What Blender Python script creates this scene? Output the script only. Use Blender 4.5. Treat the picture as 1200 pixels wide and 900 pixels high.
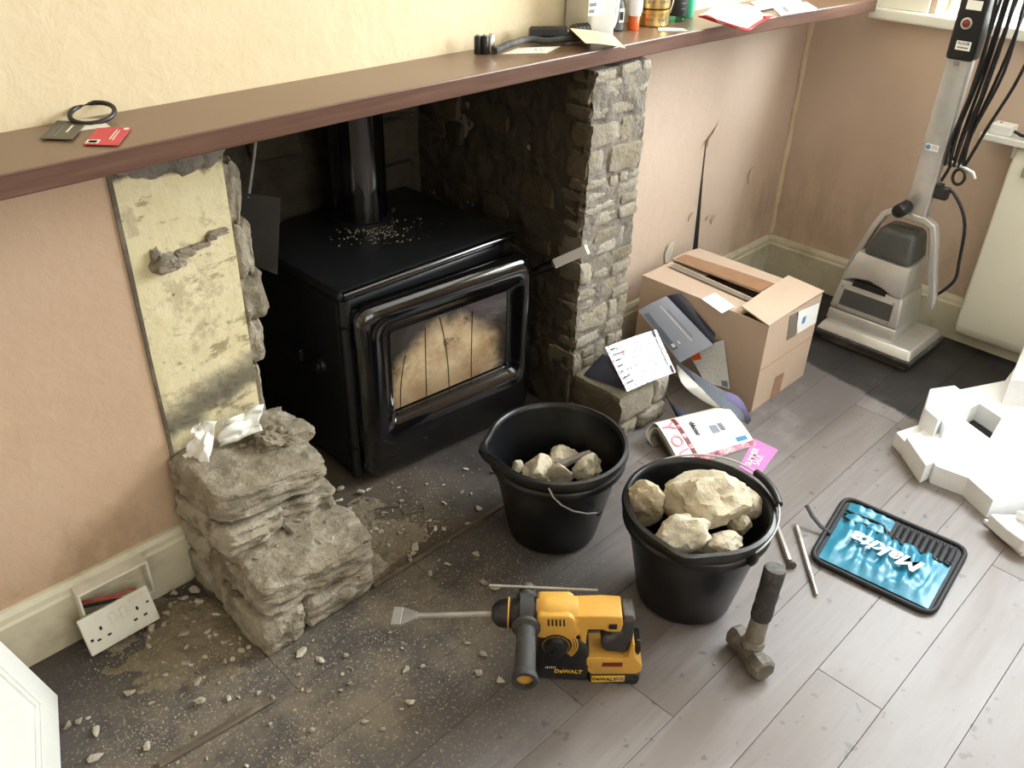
import bpy, bmesh, math, random
import numpy as np
from mathutils import Vector, Matrix, noise
for o in list(bpy.data.objects): bpy.data.objects.remove(o)
SC = bpy.context.scene
COL = SC.collection
rnd = random.Random(7)
PI = math.pi

# ------------------------------------------------------------------ camera
FPX = 1023.24
YAW, PITCH, ROLL = -0.804620, 1.007456, 0.031259
CAM = Vector((0.0, -1.573, 1.5))
RC = (Matrix.Rotation(YAW, 3, 'Z') @ Matrix.Rotation(PITCH, 3, 'X') @ Matrix.Rotation(ROLL, 3, 'Z'))
cd = bpy.data.cameras.new('camera'); cam = bpy.data.objects.new('camera', cd); COL.objects.link(cam)
cd.sensor_width = 36; cd.lens = FPX / 1200 * 36; cd.clip_start = .02
cam.matrix_world = Matrix.Translation(CAM) @ RC.to_4x4()
SC.camera = cam

# ------------------------------------------------------------------ light
SC.view_settings.view_transform = 'Standard'; SC.view_settings.look = 'None'
SC.view_settings.gamma = 1; SC.view_settings.use_curve_mapping = False
SC.view_settings.exposure = 0.0
W = bpy.data.worlds.new('sky'); SC.world = W; W.use_nodes = True
W.node_tree.nodes['Background'].inputs[0].default_value = (.86, .93, 1, 1)
W.node_tree.nodes['Background'].inputs[1].default_value = 2.0
def area(name, loc, rot, sx, sy, power, col):
    l = bpy.data.lights.new(name, 'AREA'); l.shape = 'RECTANGLE'; l.size = sx; l.size_y = sy; l.energy = power; l.color = col
    o = bpy.data.objects.new(name, l); COL.objects.link(o); o.location = loc; o.rotation_euler = rot; return o
# daylight entering through the two windows (right wall, rear wall)
area('daylight_right_window', (3.42, -1.38, 1.70), (0, PI / 2 , 0), 1.2, 1.9, 225, (.93, .965, 1))
area('daylight_rear_window', (0.75, -3.98, 1.62), (PI / 2, 0, 0), 1.9, 1.3, 27, (1, .97, .94))

# ------------------------------------------------------------------ helpers
def ray(u, v): return RC @ Vector(((u - 600) / FPX, -(v - 450) / FPX, -1))
def F(u, v, z=0.0):                       # point of the plane z seen at a pixel
    d = ray(u, v); return CAM + d * ((z - CAM.z) / d.z)
def FY(u, v, y=0.0):
    d = ray(u, v); return CAM + d * ((y - CAM.y) / d.y)
def FX(u, v, x):
    d = ray(u, v); return CAM + d * ((x - CAM.x) / d.x)

def rgb(r, g, b):
    f = lambda c: (c / 255 / 12.92) if c / 255 <= .04045 else ((c / 255 + .055) / 1.055) ** 2.4
    return (f(r), f(g), f(b), 1)

class N:                                   # node helper
    def __init__(s, name):
        s.m = bpy.data.materials.new(name); s.m.use_nodes = True; s.t = s.m.node_tree
        s.b = s.t.nodes['Principled BSDF']
    def n(s, typ, **k):
        nd = s.t.nodes.new(typ)
        for a, b in k.items(): setattr(nd, a, b)
        return nd
    def l(s, a, b): s.t.links.new(a, b)
    def pos(s): return s.n('ShaderNodeNewGeometry').outputs['Position']
    def obj(s): return s.n('ShaderNodeTexCoord').outputs['Object']
    def noise(s, scale, detail=5, rough=.6, vec=None, dist=0.0):
        nd = s.n('ShaderNodeTexNoise'); nd.inputs['Scale'].default_value = scale; nd.inputs['Detail'].default_value = detail
        nd.inputs['Roughness'].default_value = rough; nd.inputs['Distortion'].default_value = dist
        if vec is not None: s.l(vec, nd.inputs['Vector'])
        return nd.outputs['Fac']
    def mapv(s, vec, scale=(1, 1, 1), loc=(0, 0, 0)):
        nd = s.n('ShaderNodeMapping'); nd.inputs['Scale'].default_value = scale; nd.inputs['Location'].default_value = loc; s.l(vec, nd.inputs[0]); return nd.outputs[0]
    def ramp(s, fac, stops):
        nd = s.n('ShaderNodeValToRGB'); r = nd.color_ramp
        while len(r.elements) < len(stops): r.elements.new(.5)
        for e, (p, c) in zip(r.elements, stops):
            e.position = p; e.color = c if len(c) == 4 else (*c, 1)
        s.l(fac, nd.inputs[0]); return nd.outputs[0]
    def step(s, fac, a, b):
        if a > b: return s.math('SUBTRACT', 1.0, s.step(fac, b, a))
        nd = s.n('ShaderNodeMapRange'); nd.interpolation_type = 'SMOOTHSTEP'
        nd.inputs[1].default_value = a; nd.inputs[2].default_value = b; s.l(fac, nd.inputs[0]); return nd.outputs[0]
    def math(s, op, a, b=0.0):
        nd = s.n('ShaderNodeMath', operation=op)
        for i, x in enumerate((a, b)):
            if isinstance(x, (int, float)): nd.inputs[i].default_value = x
            else: s.l(x, nd.inputs[i])
        return nd.outputs[0]
    def mix(s, fac, a, b, mode='MIX'):
        nd = s.n('ShaderNodeMix', data_type='RGBA', blend_type=mode)
        for i, x in ((0, fac), (6, a), (7, b)):
            if isinstance(x, (int, float)): nd.inputs[i].default_value = x
            elif isinstance(x, tuple): nd.inputs[i].default_value = x
            else: s.l(x, nd.inputs[i])
        return nd.outputs[2]
    def sep(s, vec):
        nd = s.n('ShaderNodeSeparateXYZ'); s.l(vec, nd.inputs[0]); return nd.outputs
    def rand(s): return s.n('ShaderNodeObjectInfo').outputs['Random']
    def bump(s, h, strength=.3, dist=.01):
        nd = s.n('ShaderNodeBump'); nd.inputs['Strength'].default_value = strength; nd.inputs['Distance'].default_value = dist
        s.l(h, nd.inputs['Height']); s.l(nd.outputs[0], s.b.inputs['Normal'])
    def out(s, col, rough=.6, metal=0.0, spec=.5, coat=0.0):
        for k, x in (('Base Color', col), ('Roughness', rough), ('Metallic', metal), ('Specular IOR Level', spec), ('Coat Weight', coat)):
            if isinstance(x, (int, float, tuple)): s.b.inputs[k].default_value = x
            else: s.l(x, s.b.inputs[k])
        return s.m

def plain(name, c, rough=.6, metal=0.0, var=.18, scale=30, bump=.0, bscale=None, spec=.5, coat=0.0, dust=None, dsc=12):
    a = N(name); o = a.obj(); f = a.noise(scale, 4, .6, o)
    lo = tuple(x * (1 - var) for x in c[:3]) + (1,); hi = tuple(min(1, x * (1 + var)) for x in c[:3]) + (1,)
    col = a.ramp(f, [(.3, lo), (.7, hi)])
    r = rough
    if dust:
        m = a.step(a.noise(dsc, 6, .65, o), .48, .68); m = a.math('MULTIPLY', m, dust[1])
        col = a.mix(m, col, dust[0]); r = a.math('MAXIMUM', a.math('MULTIPLY', m, .9), rough)
    if bump: a.bump(a.noise(bscale or scale * 3, 5, .65, o), bump, .004)
    return a.out(col, r, metal, spec, coat)

# ---- mesh builder
class B:
    def __init__(s): s.v = []; s.f = []
    def add(s, vs, fs):
        k = len(s.v); s.v += [Vector(p) for p in vs]; s.f += [tuple(i + k for i in f) for f in fs]; return s
    def box(s, lo, hi, R=None, c=None):
        x0, y0, z0 = lo; x1, y1, z1 = hi
        vs = [Vector(p) for p in ((x0, y0, z0), (x1, y0, z0), (x1, y1, z0), (x0, y1, z0), (x0, y0, z1), (x1, y0, z1), (x1, y1, z1), (x0, y1, z1))]
        if R is not None:
            c = Vector(c) if c is not None else Vector((0, 0, 0)); vs = [c + R @ (p - c) for p in vs]
        return s.add(vs, [(0, 3, 2, 1), (4, 5, 6, 7), (0, 1, 5, 4), (1, 2, 6, 5), (2, 3, 7, 6), (3, 0, 4, 7)])
    def hexa(s, bot, top):                  # 4 bottom + 4 top corners
        return s.add(list(bot) + list(top), [(0, 3, 2, 1), (4, 5, 6, 7), (0, 1, 5, 4), (1, 2, 6, 5), (2, 3, 7, 6), (3, 0, 4, 7)])
    def prism(s, poly, z0, z1, fn=None):    # poly in 2d, extruded; fn maps (a, b, h) to 3d
        fn = fn or (lambda a, b, h: (a, b, h)); n = len(poly)
        vs = [fn(a, b, z0) for a, b in poly] + [fn(a, b, z1) for a, b in poly]
        return s.add(vs, [tuple(reversed(range(n))), tuple(range(n, 2 * n))] + [(i, (i + 1) % n, n + (i + 1) % n, n + i) for i in range(n)])
    def tube(s, pts, r, n=8, cap=True, flat=1.0):
        pts = [Vector(p) for p in pts]; k = len(pts); rr = r if isinstance(r, (list, tuple)) else [r] * k
        t0 = (pts[1] - pts[0]).normalized(); up = Vector((0, 0, 1)) if abs(t0.z) < .9 else Vector((1, 0, 0))
        a = t0.cross(up).normalized(); vs = []
        for i, p in enumerate(pts):
            t = (pts[min(i + 1, k - 1)] - pts[max(i - 1, 0)]).normalized()
            a = (a - t * a.dot(t)).normalized(); b = t.cross(a)
            for j in range(n):
                w = 2 * PI * j / n; vs.append(p + a * (math.cos(w) * rr[i]) + b * (math.sin(w) * rr[i] * flat))
        fs = [(i * n + j, i * n + (j + 1) % n, (i + 1) * n + (j + 1) % n, (i + 1) * n + j) for i in range(k - 1) for j in range(n)]
        if cap: fs += [tuple(reversed(range(n))), tuple(range((k - 1) * n, k * n))]
        return s.add(vs, fs)
    def lathe(s, prof, n=32, c=(0, 0, 0), axis=None, close=False):   # prof [(r, h)]
        c = Vector(c); ax = Vector(axis or (0, 0, 1)).normalized()
        u = ax.orthogonal().normalized(); w = ax.cross(u); k = len(prof); vs = []
        for r, h in prof:
            for j in range(n):
                t = 2 * PI * j / n; vs.append(c + ax * h + u * (r * math.cos(t)) + w * (r * math.sin(t)))
        fs = [(i * n + j, i * n + (j + 1) % n, (i + 1) * n + (j + 1) % n, (i + 1) * n + j) for i in range(k - 1) for j in range(n)]
        if close: fs += [((k - 1) * n + j, (k - 1) * n + (j + 1) % n, (j + 1) % n, j) for j in range(n)]
        else: fs += [tuple(reversed(range(n))), tuple(range((k - 1) * n, k * n))]
        return s.add(vs, fs)
    def sheet(s, q, t=.0015, bulge=0.0, n=8, wob=0.0, seed=0, axis=0):    # q: 4 corners in order; thick bent sheet
        q = [Vector(p) for p in q]; nrm = (q[1] - q[0]).cross(q[3] - q[0]).normalized(); g = []
        if nrm.z < -.05: nrm = -nrm
        for i in range(n + 1):
            for j in range(n + 1):
                a, b = i / n, j / n; p = (q[0] * (1 - a) + q[1] * a) * (1 - b) + (q[3] * (1 - a) + q[2] * a) * b
                e = a if axis == 0 else b
                h = bulge * 4 * e * (1 - e) + wob * noise.noise(Vector((a * 3 + seed, b * 3, seed * 1.7)))
                g.append(p + nrm * h)
        m = (n + 1) ** 2; vs = g + [p - nrm * t for p in g]; fs = []; ix = lambda i, j: i * (n + 1) + j
        for i in range(n):
            for j in range(n):
                f = (ix(i, j), ix(i + 1, j), ix(i + 1, j + 1), ix(i, j + 1)); fs.append(f); fs.append(tuple(m + k for k in reversed(f)))
        ring = [ix(i, 0) for i in range(n)] + [ix(n, j) for j in range(n)] + [ix(i, n) for i in range(n, 0, -1)] + [ix(0, j) for j in range(n, 0, -1)]
        fs += [(ring[k], m + ring[k], m + ring[(k + 1) % len(ring)], ring[(k + 1) % len(ring)]) for k in range(len(ring))]
        return s.add(vs, fs)
    def mesh(s, name, bevel=0.0, seg=2, smooth=None, rough=None, cuts=0):
        bm = bmesh.new(); vv = [bm.verts.new(p) for p in s.v]
        for f in s.f:
            try: bm.faces.new([vv[i] for i in f])
            except ValueError: pass
        bmesh.ops.recalc_face_normals(bm, faces=bm.faces)
        if bevel:
            es = [e for e in bm.edges if len(e.link_faces) == 2 and e.calc_face_angle(0) > .6]
            bmesh.ops.bevel(bm, geom=es, offset=bevel, segments=seg, affect='EDGES', profile=.5, clamp_overlap=True)
        if cuts: bmesh.ops.subdivide_edges(bm, edges=bm.edges[:], cuts=cuts, use_grid_fill=True)
        if rough:
            amp, sc, sd = rough
            for v in bm.verts: v.co += noise.noise_vector(v.co * sc + Vector((sd, sd * .7, -sd))) * amp + noise.noise_vector(v.co * sc * 3.1 + Vector((sd, 2, 1))) * amp * .4
        me = bpy.data.meshes.new(name); bm.to_mesh(me); bm.free()
        if smooth is not None:
            me.shade_smooth(); me.set_sharp_from_angle(angle=math.radians(smooth))
        return me

def wloc(o):
    p = Vector((0, 0, 0))
    while o: p += o.location; o = o.parent
    return p
def link(name, me, m, parent=None):
    o = bpy.data.objects.new(name, me); COL.objects.link(o)
    if m is not None and not me.materials: me.materials.append(m)
    if parent: o.parent = parent
    return o
def obj(name, b, m, parent=None, world=True, **k):
    """link builder b as one mesh; world=True: b is in world axes (parents unrotated) and gets moved to its parent"""
    if world and parent is not None:
        off = wloc(parent); b.v = [p - off for p in b.v]
    return link(name, b.mesh(name, **k), m, parent)
def one(name, b, m, label, cat, group=None, kind=None, **k):    # a thing that is one mesh: origin to its base
    lo = Vector((min(p.x for p in b.v), min(p.y for p in b.v), min(p.z for p in b.v))); hi = Vector((max(p.x for p in b.v), max(p.y for p in b.v), 0))
    c = Vector(((lo.x + hi.x) / 2, (lo.y + hi.y) / 2, lo.z)); b.v = [p - c for p in b.v]
    o = link(name, b.mesh(name, **k), m); o.location = c; tag(o, label, cat, group, kind); return o
def tag(o, label=None, cat=None, group=None, kind=None):
    if label: o['label'] = label
    if cat: o['category'] = cat
    if group: o['group'] = group
    if kind: o['kind'] = kind
    return o
def thing(name, label, cat, loc=(0, 0, 0), rotz=0.0, group=None):
    o = bpy.data.objects.new(name, None); COL.objects.link(o); o.empty_display_size = .05
    o.location = loc; o.rotation_euler = (0, 0, rotz); return tag(o, label, cat, group)
def struct(name, b, m, label=None, **k):
    o = link(name, b.mesh(name, **k), m); o['kind'] = 'structure'
    if label: o['label'] = label
    return o
def text(name, s, m, parent, o, xd, yd, size, ext=.0004, shear=0.0, bold=0.0, align='CENTER', world=True):
    cu = bpy.data.curves.new(name, 'FONT'); cu.body = s; cu.size = size; cu.extrude = ext; cu.shear = shear; cu.offset = bold
    cu.align_x = align; cu.align_y = 'CENTER'; cu.resolution_u = 3
    t = bpy.data.objects.new(name + '_tmp', cu); COL.objects.link(t)
    dg = bpy.context.evaluated_depsgraph_get(); me = bpy.data.meshes.new_from_object(t.evaluated_get(dg))
    bpy.data.objects.remove(t)
    xd = Vector(xd).normalized(); yd = Vector(yd).normalized(); zd = xd.cross(yd).normalized(); yd = zd.cross(xd)
    off = wloc(parent) if (world and parent) else Vector((0, 0, 0))
    R = Matrix((xd, yd, zd)).transposed()
    for v in me.vertices: v.co = R @ v.co + Vector(o) - off
    me.materials.clear(); me.name = name
    return link(name, me, m, parent)

def ico(sub):
    bm = bmesh.new(); bmesh.ops.create_icosphere(bm, subdivisions=sub, radius=1)
    v = [x.co.copy() for x in bm.verts]; f = [tuple(q.index for q in x.verts) for x in bm.faces]; bm.free(); return v, f
ICO = {k: ico(k) for k in (1, 2, 3, 4)}
def rock(seed, sub=2, planes=9, rough=.05, flat=.75):           # angular broken stone, unit size
    r = random.Random(seed); v, f = ICO[sub]; pl = []
    for _ in range(planes):
        n = Vector((r.gauss(0, 1), r.gauss(0, 1), r.gauss(0, 1))).normalized(); pl.append((n, r.uniform(.62, .95)))
    out = []
    for p in v:
        d = 1.0
        for n, h in pl:
            c = n.dot(p)
            if c > .01: d = min(d, h / c)
        q = p * d; q = q + p * (noise.noise(q * 2.3 + Vector((seed, 0, 0))) * rough * 1.6 + noise.noise(q * 6 + Vector((0, seed, 0))) * rough)
        out.append(Vector((q.x, q.y, q.z * flat)))
    b = B(); b.add(out, f); return b
def block(seed, nx=5, ny=5, nz=4, p=5.0, rough=.05, low=2.2, hi=6.0):   # rough dressed stone filling the unit cube
    bm = bmesh.new(); bmesh.ops.create_cube(bm, size=2)
    k = max(nx, ny, nz) - 1
    bmesh.ops.subdivide_edges(bm, edges=bm.edges[:], cuts=k, use_grid_fill=True)
    b = B(); vs = []
    for x in bm.verts:
        c = x.co; L = (abs(c.x) ** p + abs(c.y) ** p + abs(c.z) ** p) ** (1 / p); q = c / L
        q = q + noise.noise_vector(q * low + Vector((seed * 3.1, seed, 0))) * rough * 2.2 + noise.noise_vector(q * hi + Vector((0, seed, seed))) * rough
        vs.append(q * .5)
    fs = [tuple(q.index for q in x.verts) for x in bm.faces]; bm.free(); b.add(vs, fs); return b

def hull(seed, n=11, flat=.7):          # sharp broken chip, unit size
    r = random.Random(seed); bm = bmesh.new()
    for _ in range(n):
        d = Vector((r.gauss(0, 1), r.gauss(0, 1), r.gauss(0, 1))).normalized() * r.uniform(.7, 1.0); bm.verts.new((d.x, d.y * .85, d.z * flat))
    res = bmesh.ops.convex_hull(bm, input=bm.verts[:]); 
    for v in [v for v in bm.verts if not v.link_faces]: bm.verts.remove(v)
    bm.verts.index_update(); b = B(); b.add([v.co.copy() for v in bm.verts], [tuple(q.index for q in f.verts) for f in bm.faces]); bm.free(); return b
# ------------------------------------------------------------------ materials
MT = {}
def wall_mat():
    a = N('painted_wall'); p = a.pos(); z = a.sep(p)[2]
    big = a.noise(1.6, 4, .6, p); n2 = a.noise(9, 6, .65, p)
    pink = a.mix(a.step(big, .3, .7), rgb(192, 162, 134), rgb(202, 174, 148))
    pink = a.mix(a.math('MULTIPLY', a.step(n2, .62, .78), .35), pink, rgb(176, 142, 114))
    # mottled dark patches low on the wall, painting in the shadow by the skirting
    low = a.math('MULTIPLY', a.step(z, .42, .1), a.step(a.noise(5, 6, .7, a.mapv(p, (1, 1, .6))), .46, .66))
    pink = a.mix(a.math('MULTIPLY', low, .45), pink, rgb(120, 92, 64))
    cream = a.mix(a.step(big, .3, .7), rgb(222, 203, 166), rgb(230, 214, 181))
    up = a.step(z, 1.06, 1.062)
    a.bump(a.noise(26, 7, .62, p, .4), .22, .012)
    return a.out(a.mix(up, pink, cream), .75, spec=.25)
MT['wall'] = wall_mat()
def paper_wall():
    a = N('old_wallpaper_paint'); p = a.pos(); x, y, z = a.sep(p)[0:3]
    big = a.noise(1.3, 4, .6, p)
    c = a.mix(a.step(big, .3, .7), rgb(196, 174, 155), rgb(208, 188, 170))
    st = a.math('MULTIPLY', a.step(a.noise(4, 6, .7, a.mapv(p, (1, 1, .35))), .42, .7), a.math('MULTIPLY', a.step(z, .75, .2), a.step(x, 2.55, 2.95)))
    c = a.mix(a.math('MULTIPLY', st, .5), c, rgb(128, 106, 74))
    a.bump(a.noise(22, 6, .6, p, .5), .2, .012)
    return a.out(c, .75, spec=.25)
MT['paper_wall'] = paper_wall()
MT['seam'] = plain('filler_seam', rgb(206, 186, 160), .8, var=.12, scale=9)
MT['ceiling'] = plain('white_ceiling', rgb(236, 230, 218), .9, var=.02, scale=3)
MT['white_paint'] = plain('white_gloss_paint', rgb(236, 236, 228), .35, var=.03, scale=6)
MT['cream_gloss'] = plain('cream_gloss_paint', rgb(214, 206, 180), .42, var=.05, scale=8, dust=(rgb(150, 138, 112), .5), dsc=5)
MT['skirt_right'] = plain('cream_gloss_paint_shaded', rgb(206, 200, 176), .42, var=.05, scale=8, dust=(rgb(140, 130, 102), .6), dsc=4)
def plank_mat():
    a = N('worn_floorboard'); p = a.pos(); x, y, z = a.sep(p)[0:3]; r = a.rand()
    off = a.n('ShaderNodeCombineXYZ'); a.l(a.math('MULTIPLY', r, 31.0), off.inputs[0]); a.l(a.math('MULTIPLY', r, 7.0), off.inputs[1])
    va = a.n('ShaderNodeVectorMath', operation='ADD'); a.l(p, va.inputs[0]); a.l(off.outputs[0], va.inputs[1]); q = va.outputs[0]
    g = a.noise(3.0, 7, .62, a.mapv(q, (.8, 14, 1)), 1.2); g2 = a.noise(2, 3, .5, a.mapv(q, (1, 3, 1)), .3)
    c = a.ramp(g, [(.3, rgb(110, 103, 100)), (.5, rgb(128, 121, 119)), (.72, rgb(142, 136, 134))])
    c = a.mix(.45, c, a.ramp(r, [(0, rgb(118, 110, 105)), (.5, rgb(130, 123, 120)), (1, rgb(142, 136, 134))]))
    c = a.mix(a.step(g2, .45, .75), c, rgb(116, 105, 98))
    sp = a.step(a.noise(26, 2, .5, p), .66, .69); c = a.mix(a.math('MULTIPLY', sp, .45), c, rgb(60, 52, 46))
    # bitumen-black boards near the right wall, ragged edge
    ex = a.math('SUBTRACT', x, a.math('MULTIPLY', a.math('ADD', y, .51), .175))
    ex = a.math('ADD', ex, a.math('MULTIPLY', a.math('SUBTRACT', a.noise(11, 5, .6, p), .5), .06))
    bl = a.step(ex, 2.535, 2.56); c = a.mix(a.math('MULTIPLY', bl, .97), c, a.ramp(a.noise(6, 6, .7, p), [(.35, rgb(22, 21, 21)), (.6, rgb(40, 38, 37)), (.75, rgb(78, 74, 70))]))
    # grey scuffed board beside the box
    gb_ = a.math('MULTIPLY', a.math('MULTIPLY', a.step(x, 1.9, 2.2), a.step(y, -.80, -.72)), a.step(a.noise(4, 5, .6, p), .25, .5)); c = a.mix(a.math('MULTIPLY', gb_, a.math('MULTIPLY', a.math('SUBTRACT', 1.0, bl), .62)), c, rgb(72, 68, 66))
    # dim light painted into the boards, with trodden plaster dust around the stone pier
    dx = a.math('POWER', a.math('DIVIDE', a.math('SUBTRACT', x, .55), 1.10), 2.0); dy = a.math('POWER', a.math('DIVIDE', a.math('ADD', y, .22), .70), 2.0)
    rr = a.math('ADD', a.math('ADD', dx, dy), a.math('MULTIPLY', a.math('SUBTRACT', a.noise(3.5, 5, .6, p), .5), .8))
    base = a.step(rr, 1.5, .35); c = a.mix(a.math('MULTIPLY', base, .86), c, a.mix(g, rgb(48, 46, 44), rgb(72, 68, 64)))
    d2x = a.math('POWER', a.math('DIVIDE', a.math('SUBTRACT', x, .62), .55), 2.0); d2y = a.math('POWER', a.math('DIVIDE', a.math('ADD', y, .44), .34), 2.0); r2 = a.math('ADD', d2x, d2y)
    dm = a.math('MULTIPLY', a.step(r2, 1.3, .2), a.step(a.noise(6, 8, .72, p), .36, .66))
    c = a.mix(a.math('MULTIPLY', dm, .62), c, rgb(140, 127, 107))
    gr_ = a.math('MULTIPLY', a.step(a.noise(150, 2, .5, p), .60, .66), a.step(r2, 2.4, .5)); c = a.mix(a.math('MULTIPLY', gr_, .5), c, rgb(170, 160, 142))
    rf = a.math('ADD', a.math('MULTIPLY', g, .16), .36); rf = a.math('ADD', rf, a.math('MULTIPLY', a.math('MAXIMUM', a.math('MAXIMUM', bl, base), dm), .4))
    a.bump(g, .12, .003)
    return a.out(c, rf, spec=.5)
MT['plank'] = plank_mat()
MT['subfloor'] = plain('black_subfloor', rgb(30, 27, 25), .9, var=.4, scale=8)
def stone_mat(name, cols, mort, bump=.7, rough=.9, msc=6, flank=False, dk=.5):
    a = N(name); o = a.pos(); r = a.rand()
    c = a.ramp(r, [(i / (len(cols) - 1), k) for i, k in enumerate(cols)])
    n = a.noise(18, 7, .7, o); n2 = a.noise(90, 4, .7, o); n3 = a.noise(msc, 5, .6, o)
    c = a.mix(a.step(n, .42, .72), c, mort)
    c = a.mix(a.math('MULTIPLY', a.step(n3, .50, .66), dk), c, tuple(x * .50 for x in cols[0][:3]) + (1,))
    c = a.mix(a.math('MULTIPLY', a.step(n2, .60, .72), .55), c, tuple(x * .35 for x in mort[:3]) + (1,))
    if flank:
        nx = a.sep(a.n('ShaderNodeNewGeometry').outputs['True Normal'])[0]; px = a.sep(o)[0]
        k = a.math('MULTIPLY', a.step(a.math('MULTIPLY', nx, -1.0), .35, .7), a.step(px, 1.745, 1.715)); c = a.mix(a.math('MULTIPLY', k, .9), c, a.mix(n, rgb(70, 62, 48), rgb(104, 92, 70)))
    h = a.math('ADD', a.math('MULTIPLY', n, 1.0), a.math('MULTIPLY', n2, .5)); a.bump(h, bump, .012)
    return a.out(c, rough, spec=.15)
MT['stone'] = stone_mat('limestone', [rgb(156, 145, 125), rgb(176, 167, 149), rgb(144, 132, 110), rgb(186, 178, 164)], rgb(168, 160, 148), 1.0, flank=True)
MT['mortar'] = stone_mat('lime_mortar', [rgb(140, 132, 121), rgb(148, 140, 129)], rgb(120, 112, 102), 1.0)
MT['soot_stone'] = stone_mat('sooted_stone', [rgb(70, 63, 50), rgb(82, 73, 57), rgb(62, 57, 47), rgb(90, 80, 62)], rgb(68, 61, 50))
MT['soot'] = stone_mat('sooted_render', [rgb(66, 60, 50), rgb(74, 67, 55)], rgb(54, 50, 43))
MT['rubble_stone'] = stone_mat('pale_broken_stone', [rgb(204, 192, 168), rgb(216, 206, 184), rgb(196, 182, 154), rgb(212, 200, 176)], rgb(214, 204, 184), .7, dk=.3)
MT['chip'] = stone_mat('stone_chip', [rgb(166, 156, 138), rgb(188, 179, 162), rgb(148, 137, 118), rgb(206, 199, 186)], rgb(178, 168, 150), .4, dk=.2)
MT['stump'] = stone_mat('dusty_stump_stone', [rgb(150, 139, 119), rgb(172, 161, 141), rgb(134, 123, 103), rgb(164, 153, 134)], rgb(186, 177, 160), 1.0, msc=11, dk=.75)
MT['hearth'] = None
def hearth():
    a = N('dusty_concrete_hearth'); p = a.pos(); x, y, z = a.sep(p)[0:3]
    n = a.noise(7, 7, .68, p); c = a.mix(a.step(n, .3, .7), rgb(56, 52, 50), rgb(84, 78, 74))
    d = a.math('MULTIPLY', a.step(x, 1.36, .9), a.step(a.noise(5, 6, .65, p), .32, .6)); c = a.mix(a.math('MULTIPLY', d, .8), c, rgb(112, 98, 78))
    a.bump(a.noise(40, 5, .7, p), .5, .004); return a.out(c, .85, spec=.2)
MT['hearth'] = hearth()
def pier():
    a = N('peeling_cream_plaster'); p = a.pos(); x, y, z = a.sep(p)[0:3]
    n = a.noise(8, 8, .66, p); n2 = a.noise(28, 6, .7, p); cr = a.noise(13, 6, .7, p, .8)
    c = a.mix(a.step(n, .3, .7), rgb(219, 205, 162), rgb(230, 218, 182))
    c = a.mix(a.math('MULTIPLY', a.step(n, .50, .58), a.step(n2, .42, .56)), c, rgb(196, 182, 146))
    ln = a.math('MULTIPLY', a.step(a.noise(6.5, 6, .7, a.mapv(p, (1, 1, 2.6), (3, 0, 1))), .57, .63), a.step(cr, .40, .54))
    c = a.mix(a.math('MULTIPLY', ln, .75), c, rgb(142, 126, 96))
    c = a.mix(a.math('MULTIPLY', a.step(a.noise(42, 3, .6, p), .68, .74), .7), c, rgb(84, 72, 54))
    # smoke-stained band above the stump (a tide mark of soot)
    zz = a.math('ADD', z, a.math('ADD', a.math('MULTIPLY', x, -.22), a.math('MULTIPLY', a.math('SUBTRACT', a.noise(9, 5, .6, p), .5), .10)))
    band = a.math('MULTIPLY', a.step(zz, .235, .275), a.step(zz, .345, .29)); c = a.mix(a.math('MULTIPLY', band, .8), c, rgb(62, 60, 58))
    # plaster lost at the very top, bare mortar
    zt = a.math('ADD', z, a.math('MULTIPLY', a.math('SUBTRACT', a.noise(7, 6, .6, p), .5), .16)); top = a.step(zt, .925, .945)
    c = a.mix(top, c, a.mix(n2, rgb(80, 72, 60), rgb(126, 114, 96)))
    a.bump(a.math('SUBTRACT', a.noise(15, 7, .65, p, .5), a.math('MULTIPLY', top, .6)), .5, .012)
    return a.out(c, .8, spec=.2)
MT['pier'] = pier()
def shelf_mat():
    a = N('mahogany_stained_shelf'); p = a.pos(); g = a.noise(3, 7, .6, a.mapv(p, (1.2, 26, 26)), .6); n = a.noise(2.2, 4, .6, p)
    c = a.ramp(g, [(.25, rgb(82, 56, 45)), (.55, rgb(102, 73, 60)), (.8, rgb(118, 88, 74))])
    x, y, z = a.sep(p)[0:3]
    nrm = a.n('ShaderNodeNewGeometry').outputs['True Normal']; up = a.step(a.sep(nrm)[2], .7, .9)
    c = a.mix(a.math('MULTIPLY', up, a.math('ADD', a.math('MULTIPLY', n, .4), .22)), c, rgb(146, 122, 98))   # dust lying on the top
    a.bump(g, .06, .002); return a.out(c, a.math('ADD', a.math('MULTIPLY', g, .12), .24), spec=.55)
MT['shelf'] = shelf_mat()
MT['black_enamel'] = plain('black_enamel', rgb(13, 13, 14), .10, var=.2, scale=5, spec=.7, coat=.6)
MT['black_iron'] = plain('matt_black_stove_paint', rgb(30, 31, 32), .38, var=.25, scale=14, spec=.45)
MT['black_plastic'] = plain('black_plastic', rgb(20, 21, 23), .36, var=.25, scale=14, dust=(rgb(96, 92, 86), .22), dsc=9)
MT['bucket'] = plain('dusty_black_bucket_plastic', rgb(11, 12, 14), .36, var=.3, scale=12, dust=(rgb(110, 106, 98), .13), dsc=7, spec=.5)
MT['rubber'] = plain('dusty_black_rubber', rgb(56, 55, 54), .7, var=.2, scale=20, dust=(rgb(126, 120, 112), .55), dsc=14)
MT['steel'] = plain('worn_steel', rgb(172, 168, 162), .38, .55, .15, 25, dust=(rgb(120, 112, 100), .4), dsc=16)
MT['wire'] = plain('galvanised_wire', rgb(208, 208, 206), .35, .3, .08, 20)
MT['alu'] = plain('brushed_aluminium', rgb(206, 206, 204), .30, .6, .06, 8, dust=(rgb(150, 142, 130), .35), dsc=5)
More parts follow.
